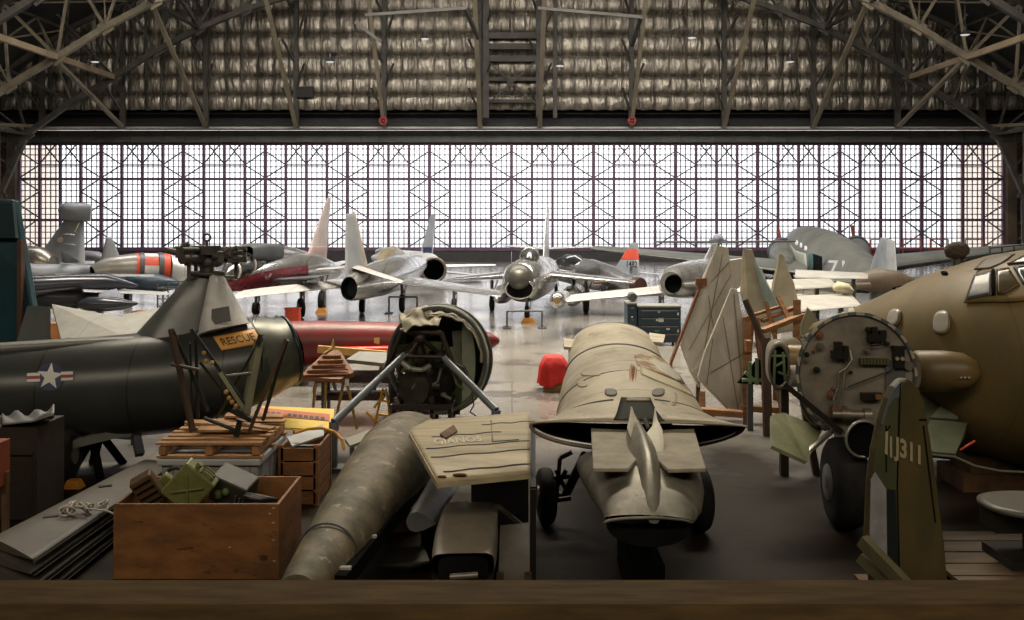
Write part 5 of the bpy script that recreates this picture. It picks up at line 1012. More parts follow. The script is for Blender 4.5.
b = MB(); b.tube(at(786,357,15.6), at(812,358,15.6), .20); b.build('tan_duct', mat('duct_tan', (.34,.24,.11), (.24,.17,.08), rough=.4), r, world=True)
b = MB(); b.tube(at(786,376,15.1), at(800,376,15.2), .17); b.build('pale_duct', M_pane, r, world=True)
b = MB(); q2 = base_of(784,15.3); b.bar(q2, at(784,388,15.3), .12); b.bar(q2+V(.5,0,0), at(800,382,15.3), .1); b.build('stand', M_tube, r, world=True)

# upright fin with NJ311
M_fin = mat('fin_olive_brown', (.12,.09,.034), (.066,.055,.024), rough=.45, sc=2, aniso=(1,1,.5), wear=.70, wcol=(.18,.15,.08), wsc=4)
r = thing('tail_fin', 'upright olive fin with letters NJ311 and white and black stripes, bottom right', 'tail fin', base_of(906, 10.6))
d0, d1 = 10.35, 10.75
LE = [(866,558),(867,520),(869,480),(873,448),(879,420),(886,398),(892,386),(898,379.5),(903,377.5)]
TE = [(903,377.5),(909,380),(915,388),(920,400),(927,440),(934,490),(940,540),(945,590)]
def fd(px): return d0+(px-866)/80*.4
b = MB(); P = [at(x,y,fd(x)) for x, y in LE]+[at(x,y,fd(x)) for x, y in TE[1:]]+[at(905,594,fd(905))]
b.slab(P, .13); b.build('fin_skin', M_fin, r, world=True, bevel=.03)
def fp(x, y, k=.075): return at(x,y,fd(x))-V(.1,1,0).normalized()*k
def fpatch(nm, poly, m, k=.078): b = MB(); b.slab([fp(x,y,k) for x,y in poly], .008); return b.build(nm, m, r, world=True)
fpatch('white_stripe', [(869,478),(873,470),(884,487),(885,560),(880,556),(867.5,540)], mat('stripe_lilac_white', (.36,.35,.36), (.26,.25,.26), rough=.5, sc=4))
fpatch('black_stripe', [(884,487),(893,488),(896,562),(885,558)], mat('stripe_black', (.015,.02,.022), (.01,.012,.014), rough=.5))
fpatch('upper_leading_edge', [(879,422),(886,399),(892,387),(898,380.5),(901,379.5),(897,396),(892,397),(886,406),(881,424)], mat('leading_blue_grey', (.14,.16,.18), (.09,.10,.11), rough=.4), .08)
fpatch('leading_panel', [(871,470),(874,448),(881,424),(887,405),(895,396),(895,485),(885,487)], mat('leading_olive_green', (.10,.105,.045), (.06,.065,.03), rough=.5), .074)
for a, c in (((898,382),(895,485)),((895,485),(897,564)),((884,424),(884,470)),((884,430),(888,424)),((921,424),(933,520)),((917,418),(924,418))):
    b = MB(); b.bar(fp(*a,.084), fp(*c,.084), .012, .008, up=V(0,1,0)); b.build('hinge_line', M_black, r, world=True)
M_num = mat('number_buff', (.50,.42,.26), (.40,.34,.21), rough=.5)
def ft_(u, v): x = 891.5+u*26.5; y = 433.5+v*25+u*10; return fp(x, y, .09)
wrap_text('J311', ft_, 'fin_lettering', M_num, .035).build('fin_lettering', M_num, r, world=True)
b = MB()
for poly in ([(883.2,430),(885.6,429),(885.0,453),(882.4,451.5)], [(887.6,434),(889.4,435),(889.6,456),(887.6,455)]): b.slab([fp(x,y,.09) for x,y in poly], .006)
b.build('fin_lettering', M_num, r, world=True)
b = MB(); b.bar(at(862,540,10.15), at(912,592,9.7), .10, .12); b.bar(at(862,556,10.2), at(900,592,9.9), .16, .10); b.build('root_edge', mat('root_edge_tan', (.17,.15,.08), (.10,.09,.05), rough=.5), r, world=True)
b = MB(); b.box(base_of(900,10.5)+V(0,0,.06), (.8,.5,.12)); b.bar(base_of(876,10.3), at(870,556,10.3), .08); b.build('stand', M_woodd, r, world=True)
r = thing('elevator_plate', 'rounded grey stabiliser plate on a low stand at the right edge', 'stabiliser', base_of(1035, 11.2))
b = MB(); q = at(1032,505,11.2); b.loft([(q.x,q.y,q.z-.035,.50,.44,2.3),(q.x,q.y,q.z-.02,.56,.50,2.3),(q.x,q.y,q.z+.02,.56,.50,2.3),(q.x,q.y,q.z+.04,.5,.44,2.3)], n=36, fixed=V(0,0,1), up=V(0,1,0)); b.build('plate', mat('plate_grey', (.10,.095,.075), (.065,.06,.05), rough=.45), r, world=True)
b = MB(); b.tube(V(q.x,q.y,.13), V(q.x,q.y,q.z-.03), .10); b.box(V(q.x,q.y,.165), (.8,.7,.1)); b.box(V(q.x-.25,q.y,q.z-.16), (.5,.4,.2)); b.build('stand', M_f1, r, world=True)
r = thing('timber_pallet', 'low dark plank platform on the floor right of the NJ311 fin', 'platform', base_of(990, 11.3))
for i in range(6):
    b = MB(); y_ = 10.15+i*.38; b.box((5.68, y_, .09), (1.86,.34,.05)); b.build('plank', mat('plank_brown_dark', (.10,.06,.028), (.06,.038,.018), rough=.65, sc=2, aniso=(.5,4,4)), r, world=True)
b = MB(); 
for s in (-.8,0,.8): b = MB(); b.box((5.68+s, 11.1, .032), (.1,2.3,.064)); b.build('bearer', M_woodd, r, world=True)

# ================================================================ near centre: beige hulk
M_hulk = mat('hulk_beige', (.52,.465,.34), (.33,.29,.205), rough=.48, sc=1.6, det=9, wear=.58, wcol=(.27,.215,.135), wsc=1.5, bump=.12, bsc=4, panel=(0,1.15,0,.010), pcol=.3, metal=.1)
M_hulkg = mat('hulk_bare_metal', (.27,.255,.205), (.12,.11,.085), rough=.42, sc=2.6, metal=.35, wear=.62, wcol=(.11,.085,.05), wsc=2.5, bump=.12, bsc=4)
r = thing('jet_hulk', 'stripped beige jet fuselage hulk with flared lips, black mouth pointing at the camera', 'aircraft wreck', base_of(632, 13))
US = [S(612,348,17.7,36,22), S(612,350,17.6,42,27), S(613,352,17.0,44,28.5), S(614,356,16.3,45,27), S(616,366,15.6,47,25), S(618,376,14.9,51,31), S(621,388,14.1,58,40), S(625,402,13.3,65,46), S(629,416,12.5,71,45), S(632,427,11.9,76,38), S(634,429,11.4,82,30), S(636,428,11.0,92,19), S(637,426,10.8,102,9), S(637.5,425,10.7,108,3)]
b = MB(); b.loft(US, n=44, c0=True, c1=False, arc=(-.02*PI, 1.02*PI)); b.build('upper_shell', M_hulk, r, world=True, solid=.02)
def hs(i, f=1.0, arc=(0,PI), w=.02, nm='frame_line', m=None):
    q = US[i]; h = MB(); pts = [V(q[0]-math.cos(arc[0]+(arc[1]-arc[0])*k/24)*q[3]*f, q[1], q[2]+math.sin(arc[0]+(arc[1]-arc[0])*k/24)*q[4]*f) for k in range(25)]; h.pipe(pts, w); h.build(nm, m or M_dkgrey, r, world=True)
hs(1, 1.01); hs(5, 1.015, w=.022); hs(8, 1.012, (0,PI), .010); hs(10, 1.01, (0,.42*PI), .010); hs(10, 1.01, (.58*PI,PI), .010)
b = MB(); b.loft([S(613.5,336,17.0,0.5,.5), S(613,333,16.9,5,2.6), S(613,334,16.4,5,2.6)], n=16); b.build('lamp_bump', M_black, r, world=True)
for px, py in ((571,343),(657,338)): b = MB(); b.slab([at(px-8,py-4,16.6), at(px+8,py-2,16.6), at(px+6,py+6,16.2), at(px-7,py+5,16.2)], .05); b.build('torn_tab', M_hulk, r, world=True)
hskin = caster([c for c in children(r) if c.name.startswith('upper_shell')])
patch('oval_port', oval(611,394,6,3.4,14,-.6), mat('port_grey', (.16,.15,.13), (.10,.09,.08), rough=.5), r, hskin, .02, 2)
patch('oval_port', oval(658,394,6.2,3.6,14,.8), MATS['port_grey'], r, hskin, .02, 2)
M_peel = mat('peeling_brown', (.24,.125,.05), (.50,.44,.30), rough=.6, sc=5, lo=.45, hi=.56)
patch('peeled_area', [(634,357),(646,354),(668,362),(684,376),(690,388),(672,380),(652,372),(637,366)], M_peel, r, hskin, .012)
patch('pale_primer_area', [(650,362),(672,368),(688,382),(676,382),(660,372)], mat('primer_pale', (.60,.58,.50), rough=.5), r, hskin, .018)
patch('yellowed_area', [(640,368),(655,374),(678,384),(694,398),(676,390),(652,380),(641,375)], mat('yellowed', (.46,.40,.20), (.50,.45,.33), rough=.5, sc=5), r, hskin, .014)
for x, y, rx, ry in ((591,375,10,2),(583,385,5,3),(673,400,3.5,7)): patch('stain', oval(x,y,rx,ry,12), mat('stain_olive', (.36,.32,.23), (.44,.40,.29), rough=.55, sc=8), r, hskin, .010, 2)
patch('dark_outline', oval(673,400,2.2,5,12), M_hulk, r, hskin, .016, 2)
# spine plate and cables
b = MB(); b.slab([at(621,351,14.0), at(624,351,14.0), at(636,368,12.6), at(634,398,11.9), at(629,402,11.9), at(627,372,12.8)], .06); b.build('spine_plate', mat('spine_cream', (.56,.50,.38), (.42,.37,.27), rough=.45), r, world=True)
for i, x in enumerate((631,633.5,636)):
    b = MB(); b.pipe([at(x,366+i,12.55), at(x-.8,380,12.2), at(x-1.5,396,11.75), at(x-2,408,11.4), at(x-5,420,11.2)], .014); b.build('cable', [mat('cable_orange', (.55,.20,.05), rough=.5), M_rust, MATS['cable_orange']][i], r, world=True)
# dark well in the middle with a rim, dark underside of the flare and its thin lower lip
M_well = mat('well_black_green', (.012,.016,.008), (.008,.008,.006), rough=.6, spec=.1)
patch('cockpit_well', [(612,425),(617,414),(621,399),(650,399),(656,412),(663,421),(668,424.5),(640,425)], M_well, r, hskin, .012)
patch('well_shelf', [(627,400.5),(649,400.5),(650,403.5),(626,403.5)], mat('shelf_buff', (.30,.27,.17), (.14,.13,.08), rough=.6, sc=12), r, hskin, .03)
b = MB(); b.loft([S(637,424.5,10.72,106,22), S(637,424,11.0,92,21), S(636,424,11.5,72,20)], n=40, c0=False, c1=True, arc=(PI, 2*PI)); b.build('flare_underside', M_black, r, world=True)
b = MB(); b.loft([S(637,424.5,10.72,106,23), S(637,424.5,10.70,107,27)], n=44, c0=False, c1=False, arc=(PI, 2*PI), fixed=V(0,1,0)); b.build('lower_lip', M_hulkg, r, world=True, solid=.03)
b = MB(); b.slab([at(606,424,10.9), at(672,424,10.9), at(668,448,10.75), at(610,448,10.75)], .03); b.build('well_floor', M_well, r, world=True)
b = MB(); b.tube(at(645,419,10.6), at(648,428,10.5), .02); b.build('well_glint', M_f2, r, world=True)
# lower fuselage to the mouth
LS = [S(637,464,11.0,60,18), S(638,468,10.7,61,24), S(640,475,10.3,60,30), S(643,486,9.8,56,35), S(646,499,9.3,51,32), S(648,511,8.9,47,20), S(648.5,520,8.62,44,5)]
body(r, 'lower_fuselage', LS, M_hulkg, n=44, c0=True, c1=False)
b = MB(); b.loft([S(648.5,526,8.68,42,20), S(648,527,9.3,38,17)], n=32); b.build('mouth', M_black, r, world=True)
b = MB(); b.pipe([at(648.5-44*math.cos(PI*k/16), 523-5*math.sin(PI*k/16), 8.6) for k in range(17)], .014); b.build('mouth_rim', M_hulkg, r, world=True)
for s, px in ((-1,620),(1,678)):
    b = MB(); b.loft([S(px,462,10.2,14,12), S(px,476,9.85,22,20), S(px+1,492,9.4,25,22), S(px+2,508,9.0,22,14), S(px+3,520,8.75,14,5)], n=24); b.build('jaw_bulge', M_hulkg, r, world=True)
b = MB(); b.loft([S(631,408,11.0,1.5,2,1.4), S(632,420,10.8,4,10,1.4), S(636,438,10.35,10,20,1.5), S(642,458,9.85,15,27,1.6), S(648,478,9.4,16,27,1.6), S(651,498,9.0,14,20,1.6), S(653,512,8.75,12,10,1.6), S(654,521,8.6,5,3)], n=24); b.build('centre_spine', mat('spine_alu', (.36,.345,.28), (.18,.17,.135), rough=.35, metal=.35, sc=3), r, world=True)
M_cream = mat('blade_cream', (.40,.37,.27), (.25,.23,.17), rough=.45, metal=.1, sc=5)
b = MB(); b.slab([at(x,y,10.5-(y-408)/65*1.0) for x,y in [(631.5,408),(636,421),(650,452),(654,458),(648,461),(640,470),(631,440),(627,430)]], .05); b.build('spine_blade', M_cream, r, world=True)
b = MB(); b.slab([at(x,y,10.5-(y-408)/65*1.0) for x,y in [(655,408),(657,421),(662,431),(664,445),(662,465),(653,468),(650,452),(645,437),(652,428)]], .05); b.build('spine_blade', mat('blade_grey_beige', (.36,.34,.26), (.25,.235,.18), rough=.4, metal=.3), r, world=True)
for poly in ([(591,430),(632,432),(636,462),(628,470),(593,470)], [(658,432),(694,430),(706,470),(668,471),(656,460)]):
    b = MB(); b.slab([atz(x, y, 1.66) for x,y in poly], .04); b.build('flat_tailplane', mat('tailplane_tan', (.44,.40,.30), (.27,.235,.165), rough=.42, sc=4, wear=.66, wcol=(.5,.46,.36), wsc=4), r, world=True, bevel=.008)
b = MB(); b.bar(at(633,478,9.6), at(641,500,9.1), .03); b.bar(at(654,470,9.6), at(653,505,9.0), .04); b.bar(at(659,508,8.9), at(669,524,8.6), .02); b.build('crack', M_black, r, world=True)
for px, d, R, w2, nm in ((546,12.9,.36,.2,0),(697,12.6,.42,.24,1)):
    b = MB(); tyre(b, V((px-512)/F*d, d, R), R, w2, V(1,.15,0)); wh = b.build('wheel', M_tire, r, world=True); b = MB(); b.tube(V((px-512)/F*d-w2*.55,d,R), V((px-512)/F*d+w2*.55,d,R), R*.4); b.build('hub', M_f2 if nm == 0 else M_f1, wh, world=True)
    b = MB(); b.tube(V((px-512)/F*d+(.25 if nm == 0 else -.2),d,R), at(585 if nm == 0 else 670,455,d-.4), .06); b.tube(V((px-512)/F*d,d,R), V((px-512)/F*d+(.25 if nm == 0 else -.2),d,R), .05); b.build('gear_leg', M_f1, r, world=True)
for a, c in (((560,458),(556,500)),((560,458),(572,452)),((556,470),(566,490)),((566,470),(556,488)),((557,500),(571,498)),((554,478),(570,476))): b = MB(); b.bar(at(*a,12.4), at(*c,12.4), .05); b.build('link_arm', M_f1, r, world=True)
b = MB(); b.box(base_of(640,11.0)+V(0,0,.15), (.4,1.0,.3)); b.box(base_of(640,11.0)+V(0,0,.45), (.25,.3,.45)); b.build('trolley', M_black, r, world=True)

# ================================================================ near left and bottom
M_crate = mat('crate_plywood', (.27,.115,.035), (.13,.055,.018), rough=.55, sc=1.8, det=8, wear=.60, wcol=(.055,.025,.01), wsc=2.4, aniso=(1,1,2.5))
r = thing('wooden_crate', 'large open plywood crate in the foreground full of cans and parts', 'crate', (-3.47, 11.5, 0))
X0, X1, Y0, Y1, H = -4.38, -2.56, 10.93, 12.1, .825; th = .035
for nm, c, s in (('front_panel', ((X0+X1)/2, Y0+th/2, H/2), (X1-X0, th, H)), ('back_panel', ((X0+X1)/2, Y1-th/2, H/2), (X1-X0-2*th, th, H)), ('side_panel', (X0+th/2, (Y0+Y1)/2+th/2, H/2), (th, Y1-Y0-th, H)), ('side_panel', (X1-th/2, (Y0+Y1)/2+th/2, H/2), (th, Y1-Y0-th, H)), ('bottom_panel', ((X0+X1)/2, (Y0+Y1)/2, .03), (X1-X0-2*th, Y1-Y0-2*th, .03))):
    b = MB(); b.box(c, s); b.build(nm, M_crate, r, world=True, bevel=.004)
b = MB()
for x, z in ((X1-.06,.78),(X1-.06,.62),(X1-.06,.43),(X1-.05,.2),(X1-.10,.72),(-3.1,.35)): b.box((x, Y0-.005, z), (.03,.012,.015))
b.build('nail_mark', mat('nail_pale', (.5,.38,.25), rough=.5), r, world=True)
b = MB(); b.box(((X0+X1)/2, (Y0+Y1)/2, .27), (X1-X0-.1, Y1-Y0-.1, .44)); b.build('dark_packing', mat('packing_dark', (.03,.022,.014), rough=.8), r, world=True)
def tbox(name, lb, cat, px, py, d, size, rot, m, extra=None):
    p = at(px, py, d); rr = thing(name, lb, cat, p-V(0,0,size[2]/2)); b = MB(); b.box(p, size, rot=rot); b.build(name+'_body', m, rr, world=True, bevel=.02)
    if extra: extra(rr, p, Euler(rot).to_matrix())
    return rr
def ribs(rr, p, R, size, m, n=3):
    for i in range(n):
        b = MB(); b.box(p+R@V(0,-size[1]/2-.005,(i-(n-1)/2)*size[2]/(n+.5)), (size[0]*.8,.015,size[2]*.06), rot=R); b.build('rib', m, rr, world=True)
M_can = mat('jerrycan_olive', (.20,.21,.07), (.12,.13,.045), rough=.42, sc=3); M_cand = mat('jerrycan_dark', (.10,.055,.022), (.05,.03,.014), rough=.5, sc=5)
tbox('ammunition_box', 'dark brown tilted metal box at the left end of the crate', 'box', 148, 489, 11.42, (.26,.2,.36), (.2,-.5,.2), M_cand, lambda rr,p,R: ribs(rr,p,R,(.26,.2,.36),M_black,4))
def can_extra(rr, p, R):
    b = MB(); b.tube(p+R@V(-.08,0,.26), p+R@V(-.08,0,.31), .035); b.build('cap', M_can, rr, world=True)
    b = MB(); 
    for y in (-.05,.0,.05): b.pipe([p+R@V(-.02,y,.25), p+R@V(.0,y,.29), p+R@V(.12,y,.29), p+R@V(.14,y,.25)], .012)
    b.build('handle', M_can, rr, world=True)
    b = MB(); b.bar(p+R@V(-.12,-.1,-.15), p+R@V(.12,-.1,.15), .02); b.bar(p+R@V(.12,-.1,-.15), p+R@V(-.12,-.1,.15), .02); b.build('pressed_cross', M_can, rr, world=True)
tbox('jerrycan', 'olive green jerrycan leaning in the middle of the crate', 'jerrycan', 190, 486, 11.38, (.42,.18,.5), (.3,.72,.15), M_can, can_extra)
tbox('jerrycan', 'small olive can behind the leaning jerrycan in the crate', 'jerrycan', 166, 486, 11.72, (.22,.12,.26), (.2,.7,.3), M_can)
def dk_extra(rr, p, R):
    for i in range(4): b = MB(); b.box(p+R@V(.12+.05*i,-.17,.02-.015*i), (.018,.02,.10), rot=R); b.build('fin_plate', M_f2, rr, world=True)
    b = MB(); b.ball(p+R@V(-.1,-.16,-.03), .06); b.ball(p+R@V(-.02,-.16,.05), .05); b.build('fitting', MATS['pipe_green'], rr, world=True)
tbox('instrument_case', 'dark grey instrument housing tilted at the right of the crate contents', 'case', 234, 488, 11.62, (.46,.3,.36), (.35,.35,-.2), mat('case_grey_dark', (.06,.062,.05), (.03,.03,.026), rough=.45), dk_extra)
r = thing('cable_coil', 'black cable coil in the front right corner of the crate', 'cable', at(258,500,11.2)-V(0,0,.1))
b = MB()
for i in range(3): b.ring(at(256+i*3,499-i,11.25+.05*i), V(.2,.3,1), .13+.02*i, .022, n=24)
b.build('coil', M_f1, r, world=True)
r = thing('curved_cowl', 'black curved hood piece behind the can at the crate back', 'cowl', at(176,506,11.9))
b = MB(); b.loft([S(176,506,11.93,19,38), S(176,505,12.03,18,38)], n=24, c0=False, c1=False, arc=(0,PI), fixed=V(0,1,0)); b.build('hood', M_f1, r, world=True, solid=.04)

# grey bin with pallet and scrap struts
M_bin = mat('bin_grey_plastic', (.27,.28,.29), (.19,.195,.2), rough=.45, sc=2)
r = thing('plastic_bin', 'grey plastic bulk bin with rimmed lid, behind the open crate', 'bin', (-3.9,13.5,0))
b = MB(); b.box((-3.905,13.55,.40), (1.25,1.4,.76)); b.build('bin_body', M_bin, r, world=True, bevel=.03)
b = MB(); b.box((-3.905,13.55,.815), (1.34,1.5,.09)); b.build('lid', mat('bin_lid', (.40,.41,.42), (.3,.31,.32), rough=.4), r, world=True, bevel=.02)
for i in range(4): b = MB(); b.box((-4.4+i*.33,12.84,.4), (.05,.04,.7)); b.build('rib', M_bin, r, world=True)
for y in (13.0,13.5,14.0): b = MB(); b.box((-3.27,y,.4), (.04,.05,.7)); b.build('rib', M_bin, r, world=True)
for s, y in ((-.15,0),(.1,.03),(.25,0)): b = MB(); b.pipe([V(-3.45+s-.04,12.82,.55), V(-3.45+s+.03,12.81,.66), V(-3.45+s+.06,12.82,.50)], .015); b.build('black_scrawl', M_ink, r, world=True)
M_pal = mat('pallet_wood', (.42,.22,.08), (.26,.13,.05), rough=.6, sc=2.5, aniso=(1,1,4), wear=.64, wcol=(.12,.06,.03))
r = thing('wood_pallet', 'orange-brown timber pallet on top of the grey plastic bin', 'pallet', (-3.9,13.5,.86))
for y, w2 in ((12.86,.12),(13.08,.1),(13.3,.14),(13.52,.1),(13.74,.12),(13.96,.1),(14.2,.12)): b = MB(); b.box((-3.9+random.uniform(-.02,.02),y,1.055), (1.36,w2,.025)); b.build('deck_board', M_pal, r, world=True)
for x in (-4.5,-3.9,-3.3): b = MB(); b.box((x,13.53,.965), (.09,1.46,.10)); b.build('stringer', M_pal, r, world=True)
for y in (12.86,13.5,14.2): b = MB(); b.box((-3.9,y,.885), (1.36,.1,.025)); b.build('bottom_board', M_pal, r, world=True)
r = thing('loose_boards', 'rough broken boards lying crosswise on the pallet', 'boards', (-3.8,13.5,1.07))
for c, s, a in [((c[0],c[1],c[2]+.025),s,a) for c,s,a in (((-3.75,13.40,1.09),(.9,.22,.03),.12),((-3.95,13.6,1.12),(1.0,.18,.03),-.10),((-3.62,14.0,1.15),(.8,.2,.03),.12),((-4.15,13.75,1.12),(.7,.2,.03),.6),((-3.4,13.3,1.15),(.5,.12,.03),-.4))]: b = MB(); b.box(c, s, rot=(.03,.04,a)); b.build('board', M_pal, r, world=True)
r = thing('scrap_struts', 'tangle of dark crossed metal struts standing on the pallet', 'scrap metal', at(232,430,13.5)-V(0,0,.05))
M_sb = mat('strut_brown', (.12,.075,.05), (.06,.04,.03), rough=.5, metal=.3); M_sd = mat('strut_black_green', (.035,.04,.03), (.02,.02,.016), rough=.45, metal=.3); M_so = mat('strut_olive_pale', (.30,.30,.19), (.17,.17,.11), rough=.45)
for a, c, w2, m_, da, dc in (((171,329),(193,432),.075,M_sb,13.3,13.1),((173,331),(208,411),.05,M_sd,13.3,13.65),((191,329),(244,404),.08,M_sd,13.2,13.4),((196,338),(198,418),.045,M_sd,13.6,13.8),((190,343),(192,400),.03,M_sd,13.7,13.8),((171,364),(199,370),.05,M_sb,13.2,13.3),((262,336),(217,418),.04,M_sd,13.4,13.8),((259,340),(245,416),.15,M_so,13.5,13.4),((261,334),(258,345),.09,M_sd,13.4,13.4),((286,339),(249,432),.06,M_sb,13.2,13.0),((287,340),(263,420),.05,M_sd,13.3,13.6),((262,338),(262,372),.035,M_sd,13.5,13.5),((223,376),(256,372),.03,MATS['tube_pale'],13.4,13.4),((200,362),(222,390),.06,M_sd,13.4,13.5),((220,372),(246,412),.09,M_so,13.3,13.4),((232,410),(252,420),.10,M_sd,13.3,13.3),((204,418),(240,432),.05,M_sd,13.2,13.2),((240,420),(236,437),.07,M_sd,13.1,13.05)):
    b = MB(); p, q = at(*a,da), at(*c,dc); b.bar(p, q, w2, w2*.6) if w2 > .05 else b.tube(p, q, w2/2); b.build('strut', m_, r, world=True)
for x, y in ((204,353),(206,361),(212,363),(226,392),(229,398),(232,402),(236,406)): b = MB(); b.ball(at(x,y,13.22), .035, n=8); b.build('clamp', mat('clamp_ochre', (.5,.28,.08), rough=.5), r, world=True)
r = thing('plank_crate', 'narrow slatted timber crate right of the grey bin', 'crate', (-2.93,14.2,0))
for z in (.1,.3,.5,.7):
    b = MB(); b.box((-2.95,13.72,z), (.5,.03,.17)); b.build('slat', M_crate, r, world=True); b = MB(); b.box((-2.69,14.2,z), (.03,1.0,.17)); b.build('slat', M_crate, r, world=True); b = MB(); b.box((-2.95,14.7,z), (.5,.03,.17)); b.build('slat', M_crate, r, world=True); b = MB(); b.box((-3.2,14.2,z), (.03,1.0,.17)); b.build('slat', M_crate, r, world=True)
for x in (-3.19,-2.70):
    for y in (13.74,14.68): b = MB(); b.box((x,y,.415), (.07,.07,.83)); b.build('corner_post', M_wood, r, world=True)
b = MB(); b.box((-2.95,14.2,.35), (.44,.92,.5)); b.build('packing', M_black, r, world=True)
r = thing('white_board', 'pale blue-grey board lying on top of the slatted crate', 'board', (-3.0,14.2,.83)); b = MB(); b.slab([at(287,438,14.0), at(323,425,14.6), at(324,436,14.2), at(292,447,13.7)], .03); b.build('board_sheet', mat('board_pale', (.42,.44,.44), rough=.5), r, world=True)
r = thing('yellow_hose', 'orange-yellow hose curving over the slatted crate', 'hose', (-2.8,14,.85)); b = MB(); b.pipe([at(295,433,13.9), at(308,429,13.9), at(322,428,13.8), at(335,432,13.7), at(342,440,13.6), at(344,450,13.55)], .022); b.build('hose', mat('hose_yellow', (.75,.36,.03), rough=.4), r, world=True)

# stack of long grey blades, lower left
M_blade = mat('blade_grey_brown', (.10,.088,.072), (.06,.054,.045), rough=.5, sc=1.5)
for i, (z, dx) in enumerate(((.08,.12),(.20,.08),(.32,.03),(.44,0))):
    near_l, near_r, far_r, far_l = V(-5.75+dx,10.6+.1*i,z), V(-4.90+dx,10.0+.08*i,z), V(-4.80+dx*.3,14.2,z), V(-5.35+dx*.3,14.5,z)
    rr = thing('helicopter_rotor', ['lowest long grey blade of the floor stack at lower left','second blade from the bottom of the long grey stack','third blade from the bottom of the long grey stack','topmost long grey blade of the stack, with twine on it'][i], 'rotor blade', V(-5.1,12.2,z-.05), group='long grey blades stacked at lower left')
    b = MB(); b.wing(near_l, near_r, far_l, far_r, .09, .07); b.build('blade_skin', M_blade, rr, world=True)
    b = MB(); b.bar(near_r.lerp(near_l,.03), far_r.lerp(far_l,.03), .03, .05); b.build('edge_strip', M_black if i < 3 else M_dkgrey, rr, world=True)
    for k in (.25,.6): b = MB(); q = near_l.lerp(far_l,k).lerp(near_r.lerp(far_r,k),.35); b.box(q+V(0,0,.045), (.16,.07,.012), rot=(0,0,.5)); b.build('bracket', M_f1, rr, world=True)
r = thing('twine_bundle', 'pale tangle of twine tied around the top grey blade', 'twine', atz(82,508,.49)); q = atz(82,508,.55)
b = MB(); rg = random.Random(11)
for i in range(14): p = q+V(rg.uniform(-.22,.22), rg.uniform(-.15,.15), rg.uniform(-.02,.05)); p.z = q.z-.02+rg.uniform(.0,.05); b.ring(p, V(rg.uniform(-1,1),rg.uniform(-1,1),rg.uniform(.3,1)), rg.uniform(.04,.09), .012, n=12, m=5)
b.pipe([q, q+V(.35,-.12,0), q+V(.48,-.2,-.02), q+V(.5,-.25,-.35)], .012); b.build('twine', mat('twine_cream', (.50,.46,.40), rough=.8), r, world=True)

# long mottled green cylinder
M_mott = mat('mottled_olive', (.20,.16,.10), (.075,.068,.038), rough=.6, sc=3.5, det=9, wear=.58, wcol=(.30,.26,.19), wsc=5, bump=.2, bsc=6)
r = thing('boom_cylinder', 'long mottled olive tapering cylinder lying diagonally in the foreground', 'tail boom', base_of(370, 11.5))
CS = [S(298,592,8.9,20,18), S(309,578,9.2,25,22), S(328,552,9.8,29.5,27), S(350,520,10.6,34,31), S(376,484,11.7,38,35), S(398,457,12.8,41,37), S(409,444,13.5,38,33), S(414,438,13.8,28,24), S(417,435,14,11,10)]
body(r, 'boom_skin', CS, M_mott, n=40)
b = MB(); q = CS[3]; 
for i in (2,): q = CS[i]; b.ring(Vector(q[:3]), Vector(CS[i+1][:3])-Vector(CS[i-1][:3]), q[3]*1.0, .012, n=36)
b.build('joint_ring', M_dkgrey, r, world=True)
b = MB(); b.bar(at(339,584,9.2), at(424,478,12.7), .14, .16); b.build('side_channel', M_black, r, world=True)
for t in (.05,.3,.55,.8,.95): b = MB(); p = at(339,584,9.2).lerp(at(424,478,12.7),t); b.box(p+V(-.0,-.02,.09), (.13,.05,.03)); b.build('clip', M_pane, r, world=True)
b = MB()
for t in (.2,.8): p = Vector(CS[1][:3]).lerp(Vector(CS[6][:3]),t); b.box(V(p.x,p.y,.12), (.7,.2,.24)); b.box(V(p.x,p.y,.3), (.4,.15,.15))
b.build('cradle', M_woodd, r, world=True)
# beige wing stub on dark stand
M_stub = mat('stub_beige', (.50,.42,.26), (.31,.26,.155), rough=.5, sc=2, wear=.68, wcol=(.15,.10,.05), wsc=3, bump=.2, bsc=3, aniso=(.6,2.5,1))
r = thing('wing_stub', 'beige wing stub with faded lettering lying flat in the foreground', 'wing panel', base_of(478, 12))
OUT = [(409,431),(430,417),(463,413.5),(530,412),(530,443),(530,474),(487,479),(444,483),(430,478),(419,452)]
b = MB(); TOPZ = lambda y: 1.28+.10*math.sin(PI*max(0,min(1,(y-413)/70)))
top_ = [atz(x,y,TOPZ(y)) for x,y in OUT]
def sg(u, v):
    yl = 413+v*70; xl = 409+max(0,(v-.15))*35 if v > .15 else 409+(.15-v)*130; y = yl+(1-u)*8*(1-v)-u*(v*9); x = xl+(530-xl)*u; return atz(x,y,1.36+.14*math.sin(PI*min(1,max(0,v*.92+.04))))
b.grid(sg, 24, 16); b.build('top_skin', M_stub, r, world=True, solid=.03)
b = MB()
for k in (0,1):
    pts = [sg(i/16, 1) for i in range(17)]
for i in range(16): a, c = sg(i/16,1), sg((i+1)/16,1); b.add([a, c, c-V(0,0,.045), a-V(0,0,.045)], [(0,1,2,3)])
for i in range(16): a, c = sg(0,i/16), sg(0,(i+1)/16); b.add([a, c, c-V(0,0,.06), a-V(0,0,.06)], [(0,1,2,3)])
b.build('edge_skin', M_stub, r, world=True, solid=.03)
for u in (.06,.25): b = MB(); p = sg(u,.93)+V(0,0,.01); b.ring(p, V(0,.4,1), .035 if u < .2 else .06, .012, n=16); b.build('grommet', M_rust, r, world=True); b = MB(); b.tube(p, p+V(0,.005,.012), .035 if u < .2 else .06, n=16); b.build('hole', M_black, r, world=True)
